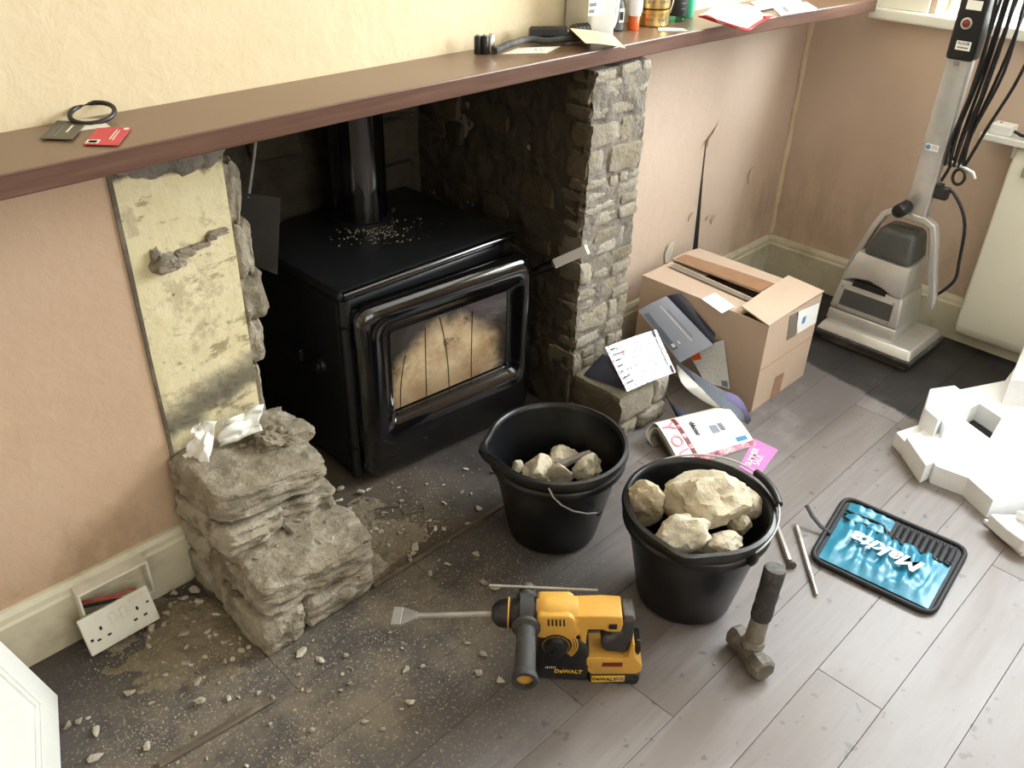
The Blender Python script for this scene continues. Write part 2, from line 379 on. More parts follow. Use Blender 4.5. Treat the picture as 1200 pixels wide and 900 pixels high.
MT['alu_dark'] = plain('dark_grey_plastic', rgb(72, 75, 73), .4, var=.12, scale=10, dust=(rgb(140, 132, 120), .3), dsc=7)
MT['yellow'] = plain('dusty_yellow_plastic', rgb(218, 166, 72), .55, var=.08, scale=14, dust=(rgb(170, 140, 92), .4), dsc=10)
MT['yellow_bright'] = plain('yellow_print', rgb(236, 190, 70), .5, var=.03)
MT['red_print'] = plain('red_print', rgb(120, 40, 32), .5, var=.08)
MT['black'] = plain('black_print', rgb(18, 18, 18), .6, var=.1)
MT['grey_print'] = plain('grey_print', rgb(120, 122, 126), .6, var=.1)
MT['white'] = plain('white_print', rgb(246, 246, 244), .6, var=.01)
MT['tissue'] = plain('white_tissue', rgb(238, 236, 228), .9, var=.04, bump=.3, scale=12)
MT['foam'] = plain('white_polystyrene', rgb(246, 247, 248), .8, var=.015, bump=.15, scale=60, bscale=140)
MT['heater'] = plain('cream_enamelled_steel', rgb(232, 230, 214), .32, var=.02, scale=4)
MT['grille'] = plain('grey_grille', rgb(150, 148, 138), .5, var=.05)
MT['plug_white'] = plain('white_plastic', rgb(222, 218, 204), .35, var=.03, dust=(rgb(160, 148, 124), .4), dsc=9)
MT['plug_bright'] = plain('bright_white_plastic', rgb(242, 242, 240), .35, var=.02)
def cardboard():
    a = N('brown_cardboard'); o = a.obj(); n = a.noise(6, 5, .6, o); g = a.noise(4, 3, .5, a.mapv(o, (2, 2, 90)))
    c = a.mix(n, rgb(186, 162, 141), rgb(202, 180, 159)); a.bump(g, .05, .002); return a.out(c, .75, spec=.25)
MT['card'] = cardboard()
MT['card_edge'] = plain('cardboard_edge', rgb(176, 138, 100), .9, var=.15, scale=60)
MT['tape'] = plain('brown_parcel_tape', rgb(160, 122, 92), .22, var=.12, scale=20, spec=.6)
MT['greytape'] = plain('grey_tape', rgb(132, 122, 110), .3, var=.1)
MT['teal'] = None
def teal():
    a = N('teal_nylon_cloth'); o = a.obj(); a.bump(a.noise(30, 4, .5, o), .12, .006)
    c = a.mix(a.noise(5, 3, .5, o), rgb(22, 112, 142), rgb(44, 142, 172)); return a.out(c, .34, spec=.6)
MT['teal'] = teal()
MT['navy'] = plain('black_nylon_binding', rgb(20, 21, 26), .6, var=.2, scale=60, bump=.2)
MT['gold'] = plain('gold_tin', rgb(206, 176, 112), .28, .9, .08, 10)
MT['cork'] = plain('clear_green_glass', rgb(80, 190, 150), .1, var=.1)
MT['orange'] = plain('orange_plastic', rgb(226, 96, 32), .4, var=.04)
MT['pinkred'] = plain('red_card', rgb(206, 66, 78), .5, var=.06)
MT['darkcard'] = plain('olive_grey_card', rgb(92, 88, 74), .5, var=.08)
MT['whitecard'] = plain('off_white_card', rgb(228, 222, 206), .6, var=.04)
MT['buff'] = plain('buff_envelope', rgb(230, 206, 160), .7, var=.04)
MT['redbag'] = plain('red_plastic_bag', rgb(214, 44, 56), .3, var=.12, scale=9)
MT['milk'] = plain('milky_plastic', rgb(226, 224, 214), .35, var=.03)
MT['milk'].node_tree.nodes['Principled BSDF'].inputs['Transmission Weight'].default_value = .25
MT['brass_cap'] = plain('chrome', rgb(214, 214, 214), .15, 1, .03)
MT['wood_strip'] = plain('dark_wood_bead', rgb(92, 80, 66), .6, var=.2, scale=20, dust=(rgb(140, 128, 108), .5), dsc=10)
MT['red_wire'] = plain('red_insulation', rgb(170, 60, 46), .5, var=.1)
MT['blue_print'] = plain('blue_print', rgb(86, 150, 200), .5, var=.05)
MT['lilac'] = plain('lilac_cover', rgb(128, 122, 176), .3, var=.08)
MT['pink'] = plain('pink_card', rgb(214, 130, 196), .5, var=.06)
MT['paleblue'] = plain('grey_blue_cover', rgb(168, 176, 196), .35, var=.1, scale=4)
MT['darkblue'] = plain('dark_navy_cover', rgb(44, 50, 70), .3, var=.12, scale=4)
MT['slate'] = plain('dark_slate_photo', rgb(112, 120, 136), .35, var=.25, scale=6)
MT['rust'] = plain('rusted_sheet_steel', rgb(44, 41, 36), .6, .2, .3, 12, dust=(rgb(84, 72, 54), .5), dsc=9)
def printed(name, base, ink, sx, sy, amt=.6):
    a = N(name); o = a.obj(); n = a.noise(1, 3, .7, a.mapv(o, (sx, sy, sy))); m = a.step(n, .54, .60)
    return a.out(a.mix(a.math('MULTIPLY', m, amt), base, ink), .5)
MT['newsprint'] = printed('closely_printed_leaflet', rgb(244, 246, 248), rgb(96, 110, 130), 120, 120, .8)
MT['leaflet'] = printed('printed_leaflet', rgb(214, 214, 210), rgb(90, 90, 92), 160, 420, .6)
def magcover():
    a = N('pink_photo_cover'); o = a.obj(); n = a.noise(34, 4, .6, o)
    return a.out(a.ramp(n, [(.3, rgb(120, 56, 74)), (.48, rgb(216, 150, 170)), (.62, rgb(240, 222, 226)), (.75, rgb(180, 110, 130))]), .25, spec=.6)
MT['magcover'] = magcover()
def sootglass():
    a = N('smoke_stained_stove_glass'); o = a.obj(); x, y, z = a.sep(o)[0:3]; n = a.noise(14, 7, .68, o); n2 = a.noise(9, 6, .7, a.mapv(o, (1, 1, 1), (4, 1, 2)))
    cx = a.math('POWER', a.math('DIVIDE', a.math('SUBTRACT', x, .285), .20), 2.0)
    cz = a.math('POWER', a.math('DIVIDE', a.math('MAXIMUM', a.math('SUBTRACT', z, .22), 0), .205), 2.0)
    r = a.math('ADD', a.math('ADD', cx, cz), a.math('MULTIPLY', a.math('SUBTRACT', n, .5), .9))
    ash = a.step(r, 1.10, .50)
    c = a.mix(a.step(n2, .3, .7), rgb(160, 130, 94), rgb(206, 184, 146))
    c = a.mix(a.math('MULTIPLY', a.step(z, .30, .2), .6), c, rgb(126, 98, 72))
    spot = a.math('MULTIPLY', a.step(a.noise(11, 6, .7, a.mapv(o, (1, 1, 1), (1, 7, 3))), .56, .62), a.step(z, .28, .34)); c = a.mix(a.math('MULTIPLY', spot, .8), c, rgb(92, 62, 38))
    c = a.mix(ash, a.mix(n, rgb(20, 18, 16), rgb(66, 60, 52)), c)
    return a.out(c, .22, spec=.6, coat=.5)
MT['stove_glass'] = sootglass()
def clear(name, col=(1, 1, 1, 1)):
    a = N(name); t = a.n('ShaderNodeBsdfTransparent'); t.inputs[0].default_value = col; g = a.n('ShaderNodeBsdfGlossy'); g.inputs['Roughness'].default_value = .02
    m = a.n('ShaderNodeMixShader'); m.inputs[0].default_value = .08; a.l(t.outputs[0], m.inputs[1]); a.l(g.outputs[0], m.inputs[2])
    a.l(m.outputs[0], a.t.nodes['Material Output'].inputs[0]); return a.m
MT['pane'] = clear('window_glass', (.96, .98, .98, 1))
MT['green_glass'] = clear('green_glass', (.55, .95, .8, 1)); MT['smoke_glass'] = clear('smoked_glass', (.25, .3, .28, 1))
MT['dust'] = None
def dustm():
    a = N('plaster_dust_heap'); p = a.pos(); n = a.noise(24, 7, .7, p); n2 = a.noise(120, 3, .6, p)
    c = a.mix(n, rgb(104, 95, 80), rgb(146, 134, 112)); c = a.mix(a.math('MULTIPLY', a.step(n2, .56, .7), .6), c, rgb(184, 170, 142))
    a.bump(a.math('ADD', n, n2), .8, .006); return a.out(c, .95, spec=.1)
MT['dust'] = dustm()

# ------------------------------------------------------------------ the room
XL, XR, YR, ZC = -1.7, 3.11, -3.8, 2.45
PX0, PX1 = .577, .80            # cream pier left of the opening
RX0, RX1, RYB = .80, 1.70, .50  # recess
fl = struct('floor', B().box((XL, YR, -.08), (XR, .0, -.022)).box((RX0 - .25, 0, -.08), (RX1 + .25, RYB, -.02)), MT['subfloor'])
# floorboards, each one a piece
PW = .1445; y0 = -1.179 - 20 * PW; row = 0; meshes = {}
y = y0
while y < -.02:
    ya, yb = max(y, YR), y + PW
    if yb > YR:
        x = XL - rnd.uniform(0, 1.2)
        first = True
        while x < XR:
            L = rnd.uniform(1.3, 2.3); xa, xb = max(x, XL), min(x + L, XR); x += L
            if xb - xa < .1: continue
            segs = [(xa, xb, ya, min(yb, 0))]
            if yb > -.33 and ya < -.33: segs = [(xa, min(xb, .555), ya, min(yb, 0)), (max(xa, .555), min(xb, 1.95), ya, -.333), (max(xa, 1.95), xb, ya, min(yb, 0))]
            elif ya >= -.33: segs = [(xa, min(xb, .555), ya, min(yb, 0)), (max(xa, 1.95), xb, ya, min(yb, 0))]
            for (a, b_, c, d) in segs:
                if b_ - a > .03 and d - c > .01:
                    m = B().box((a + .0006, c + .0004, -.02), (b_ - .0004, d - .0004, 0))
                    ct = Vector(((a + b_) / 2, (c + d) / 2, 0)); m.v = [p - ct for p in m.v]
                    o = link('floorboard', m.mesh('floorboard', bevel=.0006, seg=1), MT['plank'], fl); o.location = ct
    y += PW; row += 1
hs = struct('floor_hearth', B().box((.555, -.332, -.02), (1.95, .0, .003)).box((RX0 - .25, 0, -.02), (RX1 + .25, RYB, .003)), MT['hearth'], 'dark concrete hearth slab covered in plaster dust under the stove')
struct('trim_1', B().box((.84, -.342, -.01), (1.72, -.331, .010)), MT['wood_strip'], 'thin wooden strip along the hearth edge', bevel=.002)

# fireplace wall (the recess is left open)
wb = B()
wb.box((XL, .0, 0), (PX0, .12, 1.06)).box((PX0, .012, 0), (RX0, .12, 1.06)).box((XL, 0, 1.06), (XR + .12, .12, ZC))
wb.box((1.80, .012, 0), (XR + .12, .12, 1.06)).box((RX0 - .2, .12, 1.06), (RX1 + .2, RYB + .1, 1.16))
struct('wall_fireplace', wb, MT['wall'], 'cream over pink painted fireplace wall')
# torn wallpaper skin of the right-hand alcove, with the long split
ck = [(2.552, 0.0), (2.556, .15), (2.545, .35), (2.537, .52), (2.531, .640), (2.560, .668), (2.598, .700), (2.566, .657), (2.541, .632), (2.549, .52), (2.572, .35), (2.596, .15), (2.602, 0.0)]
poly = [(1.93, 0), (1.93, 1.06), (XR, 1.06), (XR, 0)] + [p for p in reversed(ck)]
struct('wall_alcove', B().prism(poly, 0.0, .003, lambda a, b, h: (a, h, b)), MT['paper_wall'], 'pink papered alcove wall with a long torn split')
obj('crack_backing', B().box((1.935, .0035, 0), (XR, .0060, 1.05)), MT['subfloor'], bpy.data.objects['wall_alcove'])
for q, m in (([(2.531, .640), (2.515, .628), (2.528, .652), (2.560, .668)], 'paper_wall'),):
    obj('paper_flap', B().sheet([(a, -.002 - .02 * k, b) for k, (a, b) in zip((0, 1, .6, 0), q)], .001, n=4), MT[m], bpy.data.objects['wall_alcove'])
for (u, v, s, rz) in ((880, 204, .045, .3), (783, 297, .05, 1.0), (835, 257, .022, .2), (829, 255, .018, .5), (809, 254, .02, .9)):
    c = FY(u, v, -.003); pts = []
    for k in range(6):
        w = k * PI / 3 + rz; rr_ = s * (.6 + .5 * rnd.random()); pts.append((c.x + rr_ * .6 * math.cos(w), c.z + rr_ * math.sin(w)))
    obj('paint_flake', B().prism(pts, -.004, -.0005, lambda a, b, h: (a, h - .010 * max(0, (b - c.z)) / s, b)), MT['whitecard'] if s > .03 and u < 800 else MT['paper_wall'], bpy.data.objects['wall_alcove'])

# recess
rb = B().box((RX0 - .25, RYB, 0), (RX1 + .25, RYB + .1, 1.12)).box((RX0 - .25, .12, 0), (RX0, RYB, 1.12)).box((RX0 - .1, .12, 1.03), (RX1 + .1, RYB, 1.10))
struct('wall_recess', rb, MT['soot'], 'soot-blackened inside of the fireplace opening', rough=None)
# right wall with its window opening
WY0, WY1, WZ0, WZ1 = -.42, -2.35, 1.06, 2.2
rw = B().box((XR, YR, 0), (XR + .2, .12, WZ0 - .03)).box((XR, YR, WZ1), (XR + .2, .12, ZC)).box((XR, WY0, WZ0 - .03), (XR + .2, .12, WZ1)).box((XR, YR, WZ0 - .03), (XR + .2, WY1, WZ1))
struct('wall_right', rw, MT['paper_wall'], 'pink painted wall below the window on the right')
bk = B().box((XL - .1, YR - .1, 0), (-.25, YR, ZC)).box((1.75, YR - .1, 0), (XR + .2, YR, ZC)).box((-.25, YR - .1, 0), (1.75, YR, .9)).box((-.25, YR - .1, 2.25), (1.75, YR, ZC))
struct('wall_rear', bk, MT['wall'])
struct('wall_left', B().box((XL - .1, YR - .1, 0), (XL, .12, ZC)), MT['wall'])
struct('ceiling', B().box((XL - .1, YR - .1, ZC), (XR + .2, .12, ZC + .1)), MT['ceiling'])
def window(name, lo, hi, axis):
    w = bpy.data.objects.new(name, None); COL.objects.link(w); w['kind'] = 'structure'
    (a0, z0), (a1, z1) = lo, hi; t = .05
    def bar(nm, p0, p1, m='white_paint', dx=0.0, th=.05):
        if axis == 'x': b = B().box((XR + .10 + dx, p0[0], p0[1]), (XR + .10 + dx + th, p1[0], p1[1]))
        else: b = B().box((p0[0], YR - .08 - dx, p0[1]), (p1[0], YR - .08 - dx + th, p1[1]))
        obj(nm, b, MT[m], w, bevel=.004 if th > .01 else 0)
    bar('frame_rail', (a0, z0), (a1, z0 + t)); bar('frame_rail', (a0, z1 - t), (a1, z1))
    n = 3
    for i in range(n + 1):
        c = a0 + (a1 - a0) * i / n; c = min(max(c, a0 + t / 2), a1 - t / 2); bar('frame_post', (c - t / 2, z0 + t), (c + t / 2, z1 - t))
    for i in range(n):
        bar('pane', (a0 + (a1 - a0) * i / n + .03, z0 + t), (a0 + (a1 - a0) * (i + 1) / n - .03, z1 - t), 'pane', .02, .004)
window('window_1', (WY1, WZ0), (WY0, WZ1), 'x')
window('window_2', (-.25, .9), (1.75, 2.25), 'y')
struct('trim_2', B().box((XR - .035, WY1 - .05, WZ0 - .055), (XR + .12, -.215, WZ0 - .02)), MT['white_paint'], 'white painted window sill above the right wall', bevel=.006)
struct('trim_3', B().box((XR - .012, -.40, WZ0 - .02), (XR + .0, -.225, 2.26)).box((XR - .012, WY1 - .1, WZ0 - .02), (XR, WY1, 2.26)).box((XR - .012, WY1 - .1, 2.18), (XR, -.225, 2.26)), MT['white_paint'], 'white window casing on the right wall', bevel=.003)
# skirting boards
def skirt(name, p0, p1, n, m, h=.155, t=.022):
    p0 = Vector((*p0, 0)); p1 = Vector((*p1, 0)); n = Vector((*n, 0)); prof = [(0, 0), (t, 0), (t, h - .03), (t - .004, h - .024), (t - .006, h - .012), (t - .012, h - .002), (.004, h), (0, h)]
    k = len(prof); b = B(); vs = [p0 + n * a + Vector((0, 0, z)) for a, z in prof] + [p1 + n * a + Vector((0, 0, z)) for a, z in prof]
    b.add(vs, [tuple(range(k)), tuple(range(k, 2 * k))] + [(i, (i + 1) % k, k + (i + 1) % k, k + i) for i in range(k)])
    o = struct(name, b, m); return o
skirt('baseboard_left', (XL, 0), (PX0 - .01, 0), (0, -1), MT['cream_gloss'])['label'] = 'cream painted skirting board below the pink wall on the left'
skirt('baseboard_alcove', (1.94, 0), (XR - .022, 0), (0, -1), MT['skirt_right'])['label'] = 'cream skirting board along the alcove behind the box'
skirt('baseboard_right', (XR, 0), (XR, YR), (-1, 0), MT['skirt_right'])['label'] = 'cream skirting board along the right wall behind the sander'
# lumpy filled strip down the alcove corner
struct('trim_4', B().tube([(XR - .004, -.004, z) for z in np.linspace(.16, 1.0, 16)], [.013 + .003 * math.sin(i * 2.3) for i in range(16)], 7), MT['seam'], 'lumpy filled seam down the alcove corner', rough=(.003, 20, 3), smooth=60)
# plaster-faced pier left of the opening
pr = struct('wall_pier', B().box((PX0 + .004, .004, 0), (RX0, .5, 1.03)), MT['pier'], 'cream plastered pier with peeling paint and a broken stone edge')
struct('trim_5', B().box((PX0 - .004, -.004, .15), (PX0 + .004, .02, 1.03)), MT['wood_strip'], 'dark ragged plaster edge beside the pier', rough=(.002, 40, 2), cuts=3)

# mantel shelf
SZ = 1.068
pts = [(XL, 0), (XL, -.215), (.35, -.208), (.95, -.192), (2.05, -.190), (2.6, -.215), (3.055, -.247), (3.06, -.02), (XR, 0)]
mb = B().prism(pts, SZ - .038, SZ)
ms = one('mantel_shelf', mb, MT['shelf'], 'long dark red-brown wooden mantel shelf running across the wall', 'shelf', bevel=.003)
MT['hammer_head'] = plain('dusty_forged_steel', rgb(110, 104, 96), .6, .3, .2, 30, dust=(rgb(150, 142, 128), .7), dsc=18)
MT['palepink'] = plain('pale_pink_print', rgb(236, 150, 164), .5, var=.03)
# ------------------------------------------------------------------ standing stone pillar
def chunk(seed):                      # split-faced walling stone: skewed, flat-faced, ragged outline
    r = random.Random(seed); b = block(seed, 5, 5, 5, 8.0, .045, 2.4, 7.0); k = [r.uniform(-.16, .16) for _ in range(6)]
    b.v = [Vector((p.x * (1 + k[0] * p.z) + k[1] * p.z * .6, p.y + .05 * noise.noise(p * 5 + Vector((seed, 1, 2))), p.z * (1 + k[2] * p.x * 2) + k[3] * p.x * .8)) for p in b.v]
    return b
STONES = [chunk(s).mesh('stone', smooth=38) for s in range(18)]
SOOTS = []
for i, me in enumerate(STONES):
    m2 = me.copy(); m2.materials.append(MT['soot_stone']); SOOTS.append(m2)
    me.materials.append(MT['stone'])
def stone(parent, c, s, pool, rot=.05, name='stone'):
    o = bpy.data.objects.new(name, rnd.choice(pool)); COL.objects.link(o); o.parent = parent
    o.location = Vector(c) - wloc(parent); o.scale = s; o.rotation_euler = [rnd.uniform(-rot, rot) for _ in range(3)]; return o
def relief(fn, na, nb, amp, sc, seed):   # lumpy render skin: fn(a, b, h) -> point
    b = B(); g = []
    for i in range(na + 1):
        for j in range(nb + 1):
            p = Vector(fn(i / na, j / nb, 0)); h = amp * (noise.fractal(p * sc + Vector((seed, 0, 0)), 1.0, 2.0, 4) + .35 * noise.noise(p * sc * 6)); g.append(fn(i / na, j / nb, h))
    ix = lambda i, j: i * (nb + 1) + j
    b.add(g, [(ix(i, j), ix(i + 1, j), ix(i + 1, j + 1), ix(i, j + 1)) for i in range(na) for j in range(nb)]); return b
QX0, QX1, QY = 1.705, 1.932, -.178
pil = thing('stone_pillar', 'standing rough limestone pillar under the shelf, right of the stove', 'pillar', (1.82, -.09, 0))
obj('mortar', B().box((QX0 + .010, QY + .016, .0), (QX1 - .010, .5, 1.012)), MT['mortar'], pil)
obj('mortar_skin', relief(lambda a, b, h: (QX0 + .004 + (QX1 - QX0 - .008) * a, QY + .002 - h, .02 + .995 * b), 40, 150, .006, 22, 3), MT['mortar'], pil, smooth=60)
obj('sooted_skin', relief(lambda a, b, h: (QX0 + .003 - h, QY + .02 + (.5 - QY - .02) * a, .005 + 1.01 * b), 90, 130, .010, 9, 5), MT['soot'], pil, smooth=60)
z = .15
while z < 1.0:
    h = rnd.choice((.028, .036, .044, .052, .066, .075)); h = min(h, 1.018 - z)
    if h < .018: break
    x = QX0
    first = True
    while x < QX1 - .012:
        w = rnd.choice((.035, .05, .07, .09, .12, .14))
        if QX1 - (x + w) < .03: w = QX1 - x
        dp = rnd.uniform(.06, .12) if first else .05
        sub = [(z, h)] if h < .06 or rnd.random() < .55 else [(z, h * .45), (z + h * .5, h * .5)]
        for zz, hh_ in sub:
            stone(pil, (x + w / 2 + (.003 if not first else -.002), QY + dp / 2 - rnd.uniform(-.003, .007), zz + hh_ / 2 + rnd.uniform(-.004, .004)), (w * rnd.uniform(.92, 1.03), dp, hh_ * rnd.uniform(.86, 1.0)), STONES, .07)
        x += w + .005; first = False
    for yy in (-.09,):
        stone(pil, (QX1 - .02, yy + .01, z + h / 2), (.05, .15, h), STONES)
    z += h + .005
# inner (sooted) flank: stones bedded almost flush in sooty render
z = .02
while z < 1.0:
    h = rnd.uniform(.04, .10); h = min(h, 1.02 - z)
    if h < .03: break
    y = QY + (.10 if z > .14 else .12) + rnd.uniform(-.02, .03)
    while y < RYB - .02:
        w = rnd.uniform(.06, .18); w = min(w, RYB - y)
        if rnd.random() < .5: stone(pil, (QX0 + .014 + rnd.uniform(-.002, .008), y + w / 2, z + h / 2), (.035, w, h * .95), SOOTS, .09)
        y += w + rnd.uniform(.004, .03)
    z += h + rnd.uniform(.002, .012)
# plinth at the pillar foot
for (a, b_, c, d, e, f_) in ((1.70, 1.865, -.372, -.17, .052, .158), (1.868, 1.945, -.365, -.17, .055, .150), (1.715, 1.80, -.368, -.17, .0, .056), (1.80, 1.935, -.372, -.17, .0, .056)):
    m = block(int(a * 977) % 50, 7, 7, 6, 7.0, .035, 2.0, 7.0); s = Vector((b_ - a, d - c, f_ - e)); ct = Vector(((a + b_) / 2, (c + d) / 2, (e + f_) / 2))
    m.v = [Vector((p.x * s.x, p.y * s.y, p.z * s.z)) + ct for p in m.v]
    obj('plinth_stone', m, MT['stone'], pil, smooth=50)

# back and left faces of the recess: sooted lumpy render with some stones showing
rec = bpy.data.objects['wall_recess']
obj('render_skin', relief(lambda a, b, h: (RX0 + (RX1 - RX0) * a, RYB - .002 - h, .005 + 1.02 * b), 80, 90, .014, 7, 8), MT['soot'], rec, smooth=60)
obj('render_skin', relief(lambda a, b, h: (RX0 + .002 + h, .03 + (RYB - .03) * a, .005 + 1.02 * b), 50, 90, .010, 9, 11), MT['soot'], rec, smooth=60)
for (x, z, w, h) in ((1.56, .72, .16, .12), (1.63, .86, .10, .14), (1.50, .90, .12, .10), (1.60, .60, .14, .09), (1.20, .80, .15, .11), (1.08, .90, .12, .10), (1.46, .64, .12, .10), (.95, .75, .16, .10), (1.48, .78, .09, .10)):
    stone(rec, (x, RYB - .002, z), (w, .05, h), SOOTS, .12)

# ------------------------------------------------------------------ pier: torn stone edge, mortar lump, top scar
def lump(name, c, s, seed, m, parent, sub=3, rz=0.0, rough=.08):
    b = rock(seed, sub, 9, rough, 1.0); R = Matrix.Rotation(rz, 3, 'Y')
    b.v = [R @ Vector((p.x * s[0], p.y * s[1], p.z * s[2])) + Vector(c) for p in b.v]
    return obj(name, b, m, parent, smooth=40)
for i, (x0, x1, z0, z1, tl) in enumerate(((.788, .815, .915, 1.03, .10), (.795, .838, .800, .930, .10), (.800, .848, .680, .805, .02), (.800, .862, .570, .690, -.06), (.795, .842, .470, .575, .05), (.79, .822, .32, .47, .0))):
    b = block(60 + i, 10, 10, 10, 6.0, .08, 1.4, 4.5); R = Matrix.Rotation(tl, 3, 'Y'); s = Vector((x1 - x0, .10, z1 - z0)); cc = Vector(((x0 + x1) / 2, .060, (z0 + z1) / 2))
    b.v = [R @ Vector((q.x * s.x, q.y * s.y, q.z * s.z)) + cc for q in b.v]; b.v = [q + noise.noise_vector(q * 30) * .004 + noise.noise_vector(q * 80) * .0015 for q in b.v]
    obj('edge_stone', b, MT['stump'], pr, smooth=35)
for i, (x, z, sx, sz, sy) in enumerate(((.645, .772, .026, .018, .020), (.668, .768, .018, .012, .016), (.690, .780, .020, .009, .010), (.632, .785, .010, .020, .008), (.722, .786, .022, .006, .007), (.765, .802, .022, .007, .007), (.750, .795, .012, .005, .006))):
    b = block(80 + i, 7, 7, 7, 3.5, .16, 1.8, 5.0); b.v = [Vector((q.x * sx * 2, q.y * sy * 2, q.z * sz * 2)) + Vector((x, .0, z)) for q in b.v]; obj('mortar_lump', b, MT['stump'], pr, smooth=35)
for (x, z, sx, sz) in ((.66, .965, .05, .035), (.725, .955, .045, .03), (.775, .975, .035, .04), (.61, .975, .03, .02)):
    lump('top_scar', (x, .004, z), (sx, .010, sz), int(x * 991), MT['mortar'], pr, 3, 0, .12)

# ------------------------------------------------------------------ broken stump of the left pillar
stp = thing('stone_stump', 'broken stepped stump of the torn-down stone pillar, left of the stove', 'stone stump', (.695, -.17, 0))
def bigstone(name, x, y, z, seed, m='stump', tilt=(0, 0, 0), rough=.05, n=22, p=10.0):
    b = block(seed, n, n, n, p, rough, 2.0, 6.5); s = Vector((x[1] - x[0], y[1] - y[0], z[1] - z[0])); c = Vector((sum(x) / 2, sum(y) / 2, sum(z) / 2))
    R = Matrix.Rotation(tilt[2], 3, 'Z') @ Matrix.Rotation(tilt[1], 3, 'Y') @ Matrix.Rotation(tilt[0], 3, 'X')
    b.v = [R @ Vector((q.x * s.x, q.y * s.y, q.z * s.z)) + c for q in b.v]
    def crag(q):
        w = q * 15 + Vector((seed, 0, 0)); r1 = 1 - 2 * abs(noise.noise(w)); cell = noise.cell_vector(q * 34 + Vector((0, seed, 0)) + noise.noise_vector(q * 40) * .5)
        return noise.noise_vector(q * 13 + Vector((seed, 3, 1))) * .006 + (q - c).normalized() * (r1 * .003) + (cell - Vector((.5, .5, .5))) * .0042 + noise.noise_vector(q * 70) * .0022
    b.v = [q + crag(q) for q in b.v]
    for q in b.v: q.z = max(q.z, 0.002)
    return obj(name, b, MT[m], stp, smooth=32)
obj('mortar_core', B().box((.585, -.315, .004), (.825, 0, .15)).box((.59, -.17, .14), (.81, 0, .29)), MT['mortar'], stp, cuts=8, rough=(.006, 22, 4))
bigstone('stone', (.552, .655), (-.348, -.16), (.0, .090), 3, rough=.028)
bigstone('stone', (.660, .845), (-.344, -.06), (.0, .078), 6, rough=.030)
bigstone('stone', (.562, .66), (-.155, -.005), (.0, .095), 9, rough=.03)
bigstone('stone', (.566, .852), (-.348, -.10), (.094, .184), 11, tilt=(.02, .11, 0), rough=.036, n=28)
bigstone('stone', (.562, .66), (-.12, -.005), (.098, .178), 12, rough=.04)
bigstone('stone', (.562, .70), (-.218, -.005), (.186, .250), 14, tilt=(0, .05, .05), rough=.04)
bigstone('stone', (.708, .850), (-.205, -.005), (.172, .232), 17, tilt=(0, .12, -.04), rough=.045)
bigstone('stone', (.566, .838), (-.206, .0), (.256, .328), 21, tilt=(.03, .14, .02), rough=.036, n=28)
bigstone('stone', (.73, .86), (-.11, .02), (.27, .345), 25, tilt=(.0, .25, .0), rough=.07)
bigstone('hearth_stone', (.835, .90), (-.325, -.24), (.0, .03), 31, rough=.05, n=6)

# ------------------------------------------------------------------ wood stove
st = thing('wood_stove', 'black enamelled cast-iron wood stove with a glazed door and flue pipe', 'stove', (1.327, .2, .003))
SX0, SX1 = 1.045, 1.612
def rrect(x0, x1, z0, z1, r, n=6):
    out = []
    for cx, cz, a0 in ((x1 - r, z1 - r, 0), (x0 + r, z1 - r, PI / 2), (x0 + r, z0 + r, PI), (x1 - r, z0 + r, 1.5 * PI)):
        for i in range(n + 1): out.append((cx + r * math.cos(a0 + i * PI / 2 / n), cz + r * math.sin(a0 + i * PI / 2 / n)))
    return out
obj('body', B().box((SX0, .012, .02), (SX1, .445, .548)), MT['black_iron'], st, bevel=.022, seg=4, smooth=40)
obj('plinth', B().box((SX0 + .02, .03, .003), (SX1 - .02, .43, .03)), MT['black_iron'], st, bevel=.004)
obj('top_plate', B().box((SX0 - .012, -.008, .550), (SX1 + .012, .465, .578)), MT['black_iron'], st, bevel=.012, seg=4, smooth=40)
obj('front_lip', B().tube([(SX0 + .0, -.004, .564), (SX1 - .0, -.004, .564)], .012, 12), MT['black_enamel'], st, smooth=40)
obj('corner_column', B().tube([(SX0 + .012, .012, .02), (SX0 + .012, .012, .548)], .016, 12), MT['black_iron'], st, smooth=50)
obj('corner_column', B().tube([(SX1 - .012, .014, .02), (SX1 - .012, .014, .548)], .016, 12), MT['black_iron'], st, smooth=50)
flu = obj('flue_pipe', B().lathe([(.074, .574), (.074, 1.03)], 40, (1.357, .335, 0)), MT['black_enamel'], st, smooth=50)
obj('flue_collar', B().lathe([(.082, .574), (.082, .588), (.077, .592), (.070, .592)], 40, (1.357, .335, 0)), MT['black_iron'], flu, smooth=40)
obj('collar_screw', B().lathe([(.008, 0), (.008, .012), (.004, .014)], 10, (1.440, .300, .588)), MT['black_iron'], flu)
# side controls
kn = obj('side_knob', B().lathe([(.020, 0), (.022, .006), (.019, .014), (.012, .016), (.012, .024), (.004, .026)], 20, (SX0, .11, .33), (-1, 0, 0)), MT['black_iron'], st, smooth=40)
obj('side_vent', B().box((SX0 - .012, .20, .30), (SX0 + .01, .30, .335)), MT['black_iron'], st, bevel=.004)
